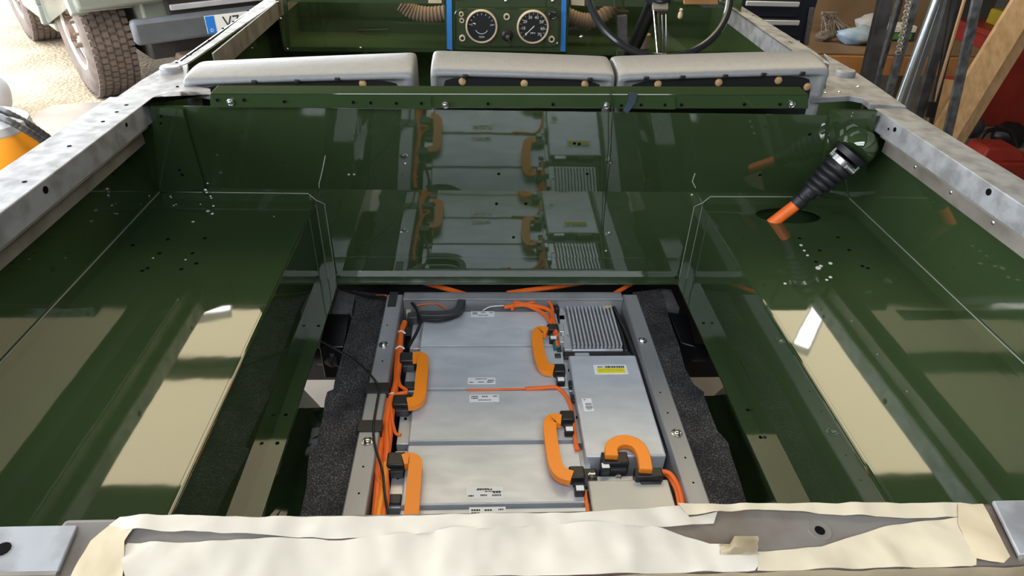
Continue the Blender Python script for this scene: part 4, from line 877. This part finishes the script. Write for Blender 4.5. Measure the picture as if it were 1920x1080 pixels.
# crumpled loose end
bm = B(); rnd = random.Random(5); G = []
for i in range(9):
    row = []
    for j in range(6):
        px = 1350+i*9; py = 1040-(j*7 if i > 2 else j*4); z = TZ+.002+.012*math.sin(j/5*math.pi)*max(0, math.sin(i/8*math.pi))+rnd.uniform(0,.003)
        row.append(bm.verts.new(az(px+rnd.uniform(-2,2), py, z)))
    G.append(row)
for i in range(8):
    for j in range(5): bm.faces.new((G[i][j], G[i+1][j], G[i+1][j+1], G[i][j+1]))
bmesh.ops.solidify(bm, geom=bm.faces[:], thickness=.0005)
tag(finish('masking_tape', bm, TAPEY, ang=80), 'crumpled loose end of masking tape standing up from the tailgate', 'tape', 'masking tape on the tailgate')

# ================================================================== OUTSIDE: parked car on gravel
f0 = az(212, 172, GZ); r0 = az(88, 70, GZ)
hd = (f0-r0); hd.z = 0; hd.normalize(); sd = V((-hd.y, hd.x, 0))      # heading, and to the car's left (image right)
pk = thing('parked_car', 'pale sage green off-road car with grey bumper parked on the gravel', 'car', tuple(f0-hd*1.0+sd*.8))
TW, TR = .30, .44
def wheel(c0):
    # c0: contact centre of the tyre; axis = sd
    c = V((c0.x, c0.y, GZ+TR)); bm = B()
    lathe(bm, c-sd*TW/2, sd, [(.05,.20),(.02,.25),(.0,.33),(.012,.40),(.035,.43),(.06,.437),(TW-.06,.437),(TW-.035,.43),(TW-.012,.40),(TW,.33),(TW-.02,.25)], n=48, close=False)
    w_ = finish('tyre', bm, TYRE, pk)
    bm = B(); d, u, v = frame(sd)
    for i in range(60):
        for k in range(6):
            a = 2*math.pi*(i+.5*(k % 2))/60; e = u*math.cos(a)+v*math.sin(a); tn = -u*math.sin(a)+v*math.cos(a)
            o = c+sd*(-TW/2+.035+(TW-.07)*k/5); q = []
            for rr in (.432, .446):
                for x_, y_ in ((-.017,-.016),(.017,-.016),(.017,.016),(-.017,.016)): q.append(o+e*rr+sd*x_+tn*y_)
            hexa(bm, q)
    tb_ = finish('tread_blocks', bm, TYRE, w_, smooth=False); tb_['kind'] = 'stuff'
    bm = B(); lathe(bm, c-sd*(TW/2-.02), sd, [(-.002,.255),(0,.235),(.02,.225),(.05,.215),(.065,.12),(.055,.10),(.02,.075),(.012,.06),(.012,.01)], n=36, close=False); finish('rim', bm, WHEELM, w_)
    bm = B()
    for i in range(8):
        a = 2*math.pi*i/8; e = u*math.cos(a)+v*math.sin(a); o = c-sd*(TW/2-.03)+e*.10; cyl(bm, o-sd*.02, o+sd*.05, .010, n=8)
    cyl(bm, c-sd*(TW/2+.005), c-sd*(TW/2-.06), .045, .055, n=16); finish('wheel_nuts', bm, RUST, w_)
wheel(f0); wheel(r0)
wheel(f0+sd*1.45)
def carP(along, left, z): return V((f0.x, f0.y, 0))+hd*along+sd*left+V((0,0,z))
def carbox(name, a0, a1, l0, l1, z0, z1, m, par=pk, bev=.02):
    bm = B(); hexa(bm, [carP(a,l,z) for a, l, z in ((a0,l0,z0),(a1,l0,z0),(a1,l1,z0),(a0,l1,z0),(a0,l0,z1),(a1,l0,z1),(a1,l1,z1),(a0,l1,z1))]); return finish(name, bm, m, par, bev=bev)
# front wing with arch
def wing():
    bm = B(); prof = [(.62, GZ+.66), (.62, .55), (-1.2, .60), (-1.2, GZ+.40), (-.50, GZ+.40)]
    for i in range(9): a = math.radians(180-150*i/8-4); prof.append((.53*math.cos(a), GZ+.44+.53*math.sin(a)))
    pts = [carP(a, -.17, z) for a, z in prof]
    prism(bm, pts, sd*.32); return finish('front_wing', bm, CARPAINT, pk, bev=.02)
wing()
bm = B(); d_ = []
for i in range(13): a = math.radians(185-165*i/12); d_.append(carP(.56*math.cos(a), -.20, GZ+.44+.56*math.sin(a)))
for i in range(12):
    o = (d_[i]-carP(0,-.20,GZ+.44)).normalized(); o2 = (d_[i+1]-carP(0,-.20,GZ+.44)).normalized()
    hexa(bm, [d_[i], d_[i]+o*.07, d_[i]+o*.07+sd*.1, d_[i]+sd*.1, d_[i+1], d_[i+1]+o2*.07, d_[i+1]+o2*.07+sd*.1, d_[i+1]+sd*.1])
finish('arch_flare', bm, CARPAINT, pk, bev=.008)
carbox('wing_front', .60, .66, -.17, .32, GZ+.68, .5, CARPAINT); carbox('lamp_panel', .655, .675, -.10, .28, GZ+.80, .45, CARPAINT, bev=.015)
carbox('indicator_lamp', .67, .69, .0, .06, GZ+.86, GZ+.92, mat('amber_lens', (.8,.18,.02), .3), bev=.008)
g = carbox('grille', .56, .60, .34, 1.12, GZ+.58, .5, CARDARK)
for k in range(4): carbox('grille_bar', .60, .625, .36, 1.10, GZ+.62+.10*k, GZ+.655+.10*k, VACGREY, g, bev=.006)
carbox('body_shell', -3.4, -1.0, -.12, 1.55, GZ+.40, .62, CARPAINT); carbox('engine_bay', -1.2, .55, .2, 1.25, GZ+.42, .55, CARPAINT); carbox('wing_front', .58, .66, 1.13, 1.6, GZ+.55, .5, CARPAINT)
carbox('sill', -2.2, -.5, -.14, -.04, GZ+.34, GZ+.48, CARPAINT); carbox('underbody', -3.0, .5, .2, 1.25, GZ+.30, GZ+.44, CARDARK)
bmp = carbox('bumper', .72, .80, .06, 1.62, GZ+.47, GZ+.62, CARGREY, bev=.025)
carbox('number_plate', .80, .806, .50, 1.02, GZ+.49, GZ+.60, WHITE, bmp, bev=.002); carbox('plate_band', .8065, .808, .50, .56, GZ+.491, GZ+.599, PLATEBLUE, bmp, bev=.001)
bm = B(); text_into(bm, 'V7', carP(.807, .67, GZ+.545), sd, V((0,0,1)), .105, 0); text_into(bm, 'D', carP(.8085, .53, GZ+.51), sd, V((0,0,1)), .03, 1); finish('plate_letters', bm, [INK, WHITE], bmp, smooth=False)
carbox('axle_beam', -.05, .08, .1, 1.35, GZ+.32, GZ+.40, CARDARK); carbox('steering_guard', .3, .6, .35, 1.2, GZ+.27, GZ+.33, RUST)

# orange workshop vacuum with hose
vc = az(2, 300, -.30); vt = thing('workshop_vacuum', 'orange tub vacuum with pale lid beside the open tub side', 'vacuum', (vc.x, vc.y, GZ))
bm = B(); lathe(bm, (vc.x, vc.y, GZ), (0,0,1), [(.03,.15),(.05,.17),(.28,.185),(.30,.18)], n=28); finish('tub', bm, VACGREY, vt)
bm = B(); lathe(bm, (vc.x, vc.y, GZ), (0,0,1), [(.29,.19),(.31,.195),(.48,.175),(.50,.16)], n=28); finish('motor_head', bm, VACORANGE, vt)
bm = B(); lathe(bm, (vc.x, vc.y, GZ), (0,0,1), [(.49,.165),(.50,.17),(.53,.165),(.55,.13),(.555,.02)], n=28); finish('lid', bm, VACGREY, vt)
for k in range(3):
    a = math.radians(120*k+20); bm = B(); p = V((vc.x+.14*math.cos(a), vc.y+.14*math.sin(a), GZ)); lathe(bm, p, (0,0,1), [(0,.015),(.02,.022),(.05,.015)], n=12); finish('castor', bm, BLACK, vt)
vh = thing('vacuum_hose', 'ribbed dark grey vacuum hose drooping towards the concrete', 'hose', tuple(az(60, 240, GZ+.2)))
for off in (0, 14):
    bm = B(); Ps = smooth_path([az(-70,175+off,-.08), az(0,205+off,-.08), az(40,225+off,-.12), az(75,247+off,-.18), az(110,275+off,-.26), az(135,310+off,-.36), az(150,350+off,-.46), az(150,400+off,-.60)], 12)
    tot = len(Ps)-1; tube(bm, Ps, lambda t:   .015+.0012*math.sin(t*tot*math.pi/1.5), n=12, k=0); finish('hose_run', bm, GREYP, vh)
# pale sack behind the vacuum
sc_ = az(-5, 222, GZ); bm = B(); bmesh.ops.create_uvsphere(bm, u_segments=24, v_segments=14, radius=.17)
for v in bm.verts: v.co *= 1+.12*noise.noise(v.co*6); v.co.z = v.co.z*1.0; v.co = v.co+V((sc_.x-.05, sc_.y, GZ+.16)); v.co.z = max(v.co.z, GZ+.003)
tag(finish('plastic_sack', bm, VACGREY, ang=180), 'pale rounded plastic sack behind the orange vacuum', 'sack')

# ================================================================== RIGHT SIDE OF THE WORKSHOP
# tool chest
TCY = 1.55
a = ay(1384, 0, TCY); b = ay(1534, 0, TCY)
tc_ = thing('tool_chest', 'dark navy tool chest with pale drawer pulls beside the cab', 'tool chest', ((a.x+b.x)/2, TCY+.25, GZ))
bm = B(); box(bm, (a.x-.02, TCY, GZ+.08), (b.x, TCY+.46, .62)); finish('carcass', bm, NAVY, tc_, bev=.006)
for k, py in enumerate((-40, -5, 30, 68, 112)):
    p0 = ay(1395, py, TCY); p1 = ay(1500, py, TCY); z1 = p0.z-.004; z0 = ay(1395, py+34, TCY).z
    bm = B(); box(bm, (a.x, TCY-.012, z0), (p1.x+.004, TCY, z1)); dr = finish('drawer', bm, NAVY, tc_, bev=.003)
    bm = B(); box(bm, (a.x+.03, TCY-.024, z1-.026), (p1.x-.004, TCY-.012, z1-.006)); finish('drawer_pull', bm, HANDLE, dr, bev=.003)
for dx in (.03, .42):
    for dy in (.06, .40):
        bm = B(); cyl(bm, (a.x-.02+dx, TCY+dy-.015, GZ+.045), (a.x-.02+dx, TCY+dy+.015, GZ+.045), .045, n=16); finish('castor', bm, BLACK, tc_)
bm = B(); prism(bm, [ay(1509,85,TCY-.02), ay(1516,85,TCY-.02), ay(1528,15,TCY-.02), ay(1520,15,TCY-.02)], (0,.015,0)); finish('corner_post', bm, GREYCOAT, tc_, smooth=False)
# workbench
BT = .04
bA = az(1535, 96, BT); bB = az(1790, 118, BT)
wb = thing('workbench', 'wooden workbench with orange plywood edge behind the leaning bars', 'workbench', ((bA.x+bB.x)/2, bA.y+.35, GZ))
bY = az(1600, 100, BT).y
x0_, x1_ = b.x+.06, 2.8
bm = B(); box(bm, (x0_, bY, BT-.03), (x1_, bY+.75, BT)); finish('top', bm, PLY, wb, bev=.003)
bm = B(); box(bm, (x0_, bY-.012, BT-.115), (x1_, bY, BT-.012)); finish('edge_board', bm, ORWOOD, wb, bev=.003)
for xx in (x0_+.03, x1_-.1):
    for yy in (bY+.02, bY+.65): 
        bm = B(); box(bm, (xx, yy, GZ), (xx+.07, yy+.07, BT-.03)); finish('leg', bm, PLY, wb, smooth=False)
bm = B(); box(bm, (x0_, bY+.72, BT), (x1_, bY+.75, BT+.75)); finish('back_board', bm, PLY, wb, smooth=False)
# things on the bench
def blob(bm, c, r, sc, seed, amp=.15):
    vs = bmesh.ops.create_uvsphere(bm, u_segments=18, v_segments=12, radius=1)['verts']
    for v in vs:
        k = 1+amp*noise.noise(v.co*2+V((seed,0,0)))
        v.co = V((c.x+v.co.x*r*sc[0]*k, c.y+v.co.y*r*sc[1]*k, c.z+v.co.z*r*sc[2]*k)); v.co.z = max(v.co.z, BT+.001)
def bench(px, py, dy=.0): p = az(px, py, BT); return V((p.x, p.y, BT))
p = bench(1612, 84); bm = B(); blob(bm, p+V((0,.02,.045)), .1, (1.3,.7,.5), 1, .3); tag(finish('plastic_bag', bm, BLUEBAG, ang=180), 'pale blue plastic bag lying on the workbench edge', 'bag')
p = bench(1640, 62); bm = B(); blob(bm, p+V((0,.03,.05)), .09, (1.3,.8,.6), 4, .25); tag(finish('plastic_bottle', bm, VACGREY, ang=180), 'grey blue soft packet behind the plastic bag', 'packet')
p = bench(1690, 78); bm = B(); box(bm, p+V((-.09,0,0)), p+V((.07,.12,.05))); o = finish('cardboard_box', bm, DKBLUE, bev=.003); tag(o, 'small box with blue, white and green print between the bars', 'box')
bm = B(); box(bm, p+V((-.088,.002,.05)), p+V((.068,.118,.085))); finish('white_band', bm, WHITE, o, bev=.003); bm = B(); box(bm, p+V((-.07,-.002,.012)), p+V((.05,.001,.045))); finish('green_band', bm, GREENBOX, o, smooth=False)
# broom head with bristles
p = bench(1560, 70); br = thing('broom_head', 'worn broom head with dirty bristles lying on the bench', 'broom', tuple(p))
bm = B(); hexa(bm, [p+V(q) for q in ((-.05,.09,.10),(.05,.10,.10),(.05,.13,.10),(-.05,.12,.10),(-.05,.09,.122),(.05,.10,.122),(.05,.13,.122),(-.05,.12,.122))]); finish('stock', bm, BRISTLE, br, bev=.005)
bm = B(); rnd = random.Random(3)
for i in range(120):
    s0 = p+V((rnd.uniform(-.045,.045), rnd.uniform(.09,.13), .11)); e0 = p+V((rnd.uniform(-.06,.13), rnd.uniform(-.05,.08), rnd.uniform(.004,.05))); tube(bm, [s0, e0], .002, n=4, k=0)
o = finish('bristles', bm, BRISTLE, br); o['kind'] = 'stuff'
p = bench(1548, 76); bm = B(); blob(bm, p+V((-.02,-.02,.03)), .05, (1.0,.7,.6), 8, .4); tag(finish('dirty_rag', bm, BRISTLE, ang=180), 'crumpled dirty rag in front of the broom head', 'rag')
# leaning bars
def bar(name, label, q0, q1, Yt, Yb, w_, d_, m, cat='bar', group='bars leaning by the workbench', ext=(.35, None), shape='flat'):
    p0 = ay(*q0, Yt); p1 = ay(*q1, Yb); d = (p1-p0); t = (GZ+.0-p0.z)/d.z; foot = p0+d*t; top = p0-d.normalized()*ext[0]
    bm = B()
    if shape == 'tube': tube(bm, [top, foot], w_/2, n=16, k=0)
    else:
        ax_ = d.normalized(); s = V((1,0,0)); s = (s-ax_*s.dot(ax_)).normalized(); n_ = ax_.cross(s)
        q = lambda o, u, v: o+s*u+n_*v
        if shape == 'angle':
            for (u0,u1,v0,v1) in ((-w_/2,w_/2,-d_/2,-d_/2+.006),(-w_/2,-w_/2+.006,-d_/2,d_/2)):
                hexa(bm, [q(foot,u0,v0),q(foot,u1,v0),q(foot,u1,v1),q(foot,u0,v1),q(top,u0,v0),q(top,u1,v0),q(top,u1,v1),q(top,u0,v1)])
        else: hexa(bm, [q(foot,-w_/2,-d_/2),q(foot,w_/2,-d_/2),q(foot,w_/2,d_/2),q(foot,-w_/2,d_/2),q(top,-w_/2,-d_/2),q(top,w_/2,-d_/2),q(top,w_/2,d_/2),q(top,-w_/2,d_/2)])
    return tag(finish(name, bm, m, bev=.0012 if shape == 'flat' else 0, ang=40), label, cat, group)
bar('steel_bar', 'wide dark steel bar leaning in front of the bench things', (1660,0), (1624,155), 1.60, 1.55, .062, .03, BARBLACK)
bar('steel_angle', 'grey steel angle just beside the wide dark bar', (1690,0), (1645,155), 1.72, 1.64, .035, .03, BARGREY, shape='angle')
bar('steel_bar', 'dark mottled bar under the hanging chain', (1716,0), (1665,180), 1.60, 1.53, .035, .02, BARGREY)
bar('galvanised_tube', 'bright bluish galvanised tube leaning among the dark bars', (1755,0), (1684,195), 1.48, 1.42, .036, .036, TUBEGALV, shape='tube')
bar('galvanised_strip', 'pale galvanised strip beside the bright tube', (1768,0), (1700,200), 1.52, 1.46, .026, .012, TUBEGALV)
bar('steel_bar', 'broad matt black bar beside the bright tube', (1782,0), (1722,215), 1.42, 1.36, .042, .02, BARBLACK)
bar('thin_rod', 'thin wooden lath between the black bars', (1808,0), (1738,235), 1.40, 1.36, .010, .010, WOOD)
bar('steel_bar', 'dark flat bar behind the thin lath', (1800,0), (1745,225), 1.50, 1.46, .030, .012, BARBLACK)
bar('mottled_bar', 'mottled blue-grey flat bar in front of the pine planks', (1832,0), (1777,250), 1.34, 1.28, .040, .014, BARGREY)
bar('pine_plank', 'long pale pine plank leaning steeply behind the mottled bar', (1893,50), (1792,215), 1.62, 1.42, .115, .025, WOOD, 'plank', 'pine planks by the bars', ext=(.5, None))
bar('pine_plank', 'narrow pine plank tucked under the wider one', (1915,75), (1812,240), 1.72, 1.56, .055, .022, WOOD, 'plank', 'pine planks by the bars', ext=(.5, None))
bar('pine_plank', 'short pine board standing behind the black bars', (1770,170), (1752,240), 1.56, 1.50, .07, .02, WOOD, 'plank', 'pine planks by the bars', ext=(.05, None))
# hanging chain
ch = thing('steel_chain', 'pale steel chain hanging along the dark mottled bar', 'chain', tuple(ay(1682, 95, 1.57)))
p0, p1 = ay(1706, -20, 1.575), ay(1682, 100, 1.545); d = (p1-p0); n_l = 22; L_ = d.length/n_l
for i in range(n_l):
    c = p0+d*((i+.5)/n_l)+V((-.0,-.01,0)); ax_ = d.normalized(); s = V((1,0,0)) if i % 2 else V((0,1,0)); s = (s-ax_*s.dot(ax_)).normalized()
    bm = B(); tube(bm, [c+ax_*math.sin(t)*L_*.72+s*math.cos(t)*.013 for t in [2*math.pi*k/12 for k in range(12)]], .0032, n=6, k=0, closed=True); finish('chain_link', bm, CHAINM, ch)
# black tag hanging on cord
bm = B(); prism(bm, [ay(*q, 1.30) for q in ((1742,191),(1758,192),(1753,222),(1737,220))], (0,.012,0)); t_ = finish('cable_weight', bm, BLACK, bev=.002); tag(t_, 'black hanging weight on a thin cord beside the mottled bar', 'weight')
bm = B(); tube(bm, [ay(1785,-10,1.31), ay(1768,90,1.31), ay(1750,192,1.306)], .003, n=6, k=0); finish('cord', bm, BLACK, t_); bm = B(); tube(bm, [ay(1746,220,1.306), ay(1743,245,1.30)], .007, n=6, k=0); finish('plug', bm, BLACK, t_)
# red cases and clutter
RB = GZ
c = az(1872, 284, -.50); rb = thing('red_tool_case', 'red plastic tool case with black handle on the floor by the planks', 'tool case', (c.x, c.y, GZ))
W_, D_ = .42, .30
bm = B(); prism(bm, [V((c.x+W_/2*math.copysign(abs(math.cos(t))**.6, math.cos(t)), c.y+D_/2*math.copysign(abs(math.sin(t))**.6, math.sin(t)), GZ)) for t in [2*math.pi*k/28 for k in range(28)]], (0,0,.13)); finish('body', bm, RED, rb, bev=.012)
bm = B(); hexa(bm, [V((c.x+x,c.y+y,GZ+z)) for x, y, z in ((-.17,-.11,.128),(.12,-.11,.128),(.12,.11,.128),(-.17,.11,.128),(-.13,-.07,.20),(.05,-.07,.20),(.05,.08,.20),(-.13,.08,.20))]); finish('raised_lid', bm, RED, rb, bev=.012)
bm = B(); box(bm, (c.x-.09,c.y-.03,GZ+.198), (c.x+.0,c.y+.04,GZ+.203)); finish('lid_recess', bm, RED, rb, smooth=False)
bm = B(); tube(bm, [V((c.x-.05,c.y+.12,GZ+.13)), V((c.x,c.y+.15,GZ+.22)), V((c.x+.14,c.y+.15,GZ+.22)), V((c.x+.2,c.y+.1,GZ+.13))], .014, n=10); finish('handle', bm, BLACK, rb)
c = az(1890, 215, -.55); cr_ = thing('red_crate', 'tall red plastic crate behind the tool case', 'crate', (c.x, c.y+.25, GZ))
bm = B(); hexa(bm, [V((c.x+x,c.y+y,GZ+z)) for x, y, z in ((-.26,.03,0),(.5,.03,0),(.5,.45,0),(-.26,.45,0),(-.30,0,.62),(.54,0,.62),(.54,.48,.62),(-.30,.48,.62))]); finish('body', bm, RED, cr_, bev=.01)
bm = B(); box(bm, (c.x-.32,c.y-.02,GZ+.60), (c.x+.56,c.y+.50,GZ+.64)); finish('rim', bm, RED, cr_, bev=.006)
top = GZ+.64
bm = B(); box(bm, (c.x-.18,c.y+.03,top), (c.x+.30,c.y+.36,top+.10)); o = finish('yellow_case', bm, mat('yellow_plastic', (.55,.42,.03), .5, var=.3), bev=.01); tag(o, 'yellow and orange case on top of the tall red crate', 'case')
bm = B(); box(bm, (c.x-.08,c.y-.0,top+.101), (c.x+.45,c.y+.34,top+.22)); o = finish('grey_case', bm, GREYCOAT, bev=.012); tag(o, 'grey power tool case with white label on the yellow case', 'case')
bm = B(); box(bm, (c.x+.0,c.y-.004,top+.135), (c.x+.16,c.y+.0,top+.165)); finish('label', bm, WHITE, o, smooth=False)
for k, (px, py, m, lab) in enumerate(((1822,245,GREYCOAT,'dusty grey rag heaped beside the red tool case'), (1902,262,BLACK,'black strap bundle draped behind the red tool case'))):
    p = az(px, py, GZ+.05); bm = B(); vs = bmesh.ops.create_uvsphere(bm, u_segments=18, v_segments=12, radius=1)['verts']
    for v in vs: kk = 1+.3*noise.noise(v.co*2.2+V((k*5,0,0))); v.co = V((p.x+v.co.x*.11*kk, p.y+.06+v.co.y*.09*kk, GZ+.06+v.co.z*.08*kk)); v.co.z = max(v.co.z, GZ+.001)
    tag(finish('cloth_bundle', bm, m, ang=180), lab, 'cloth')
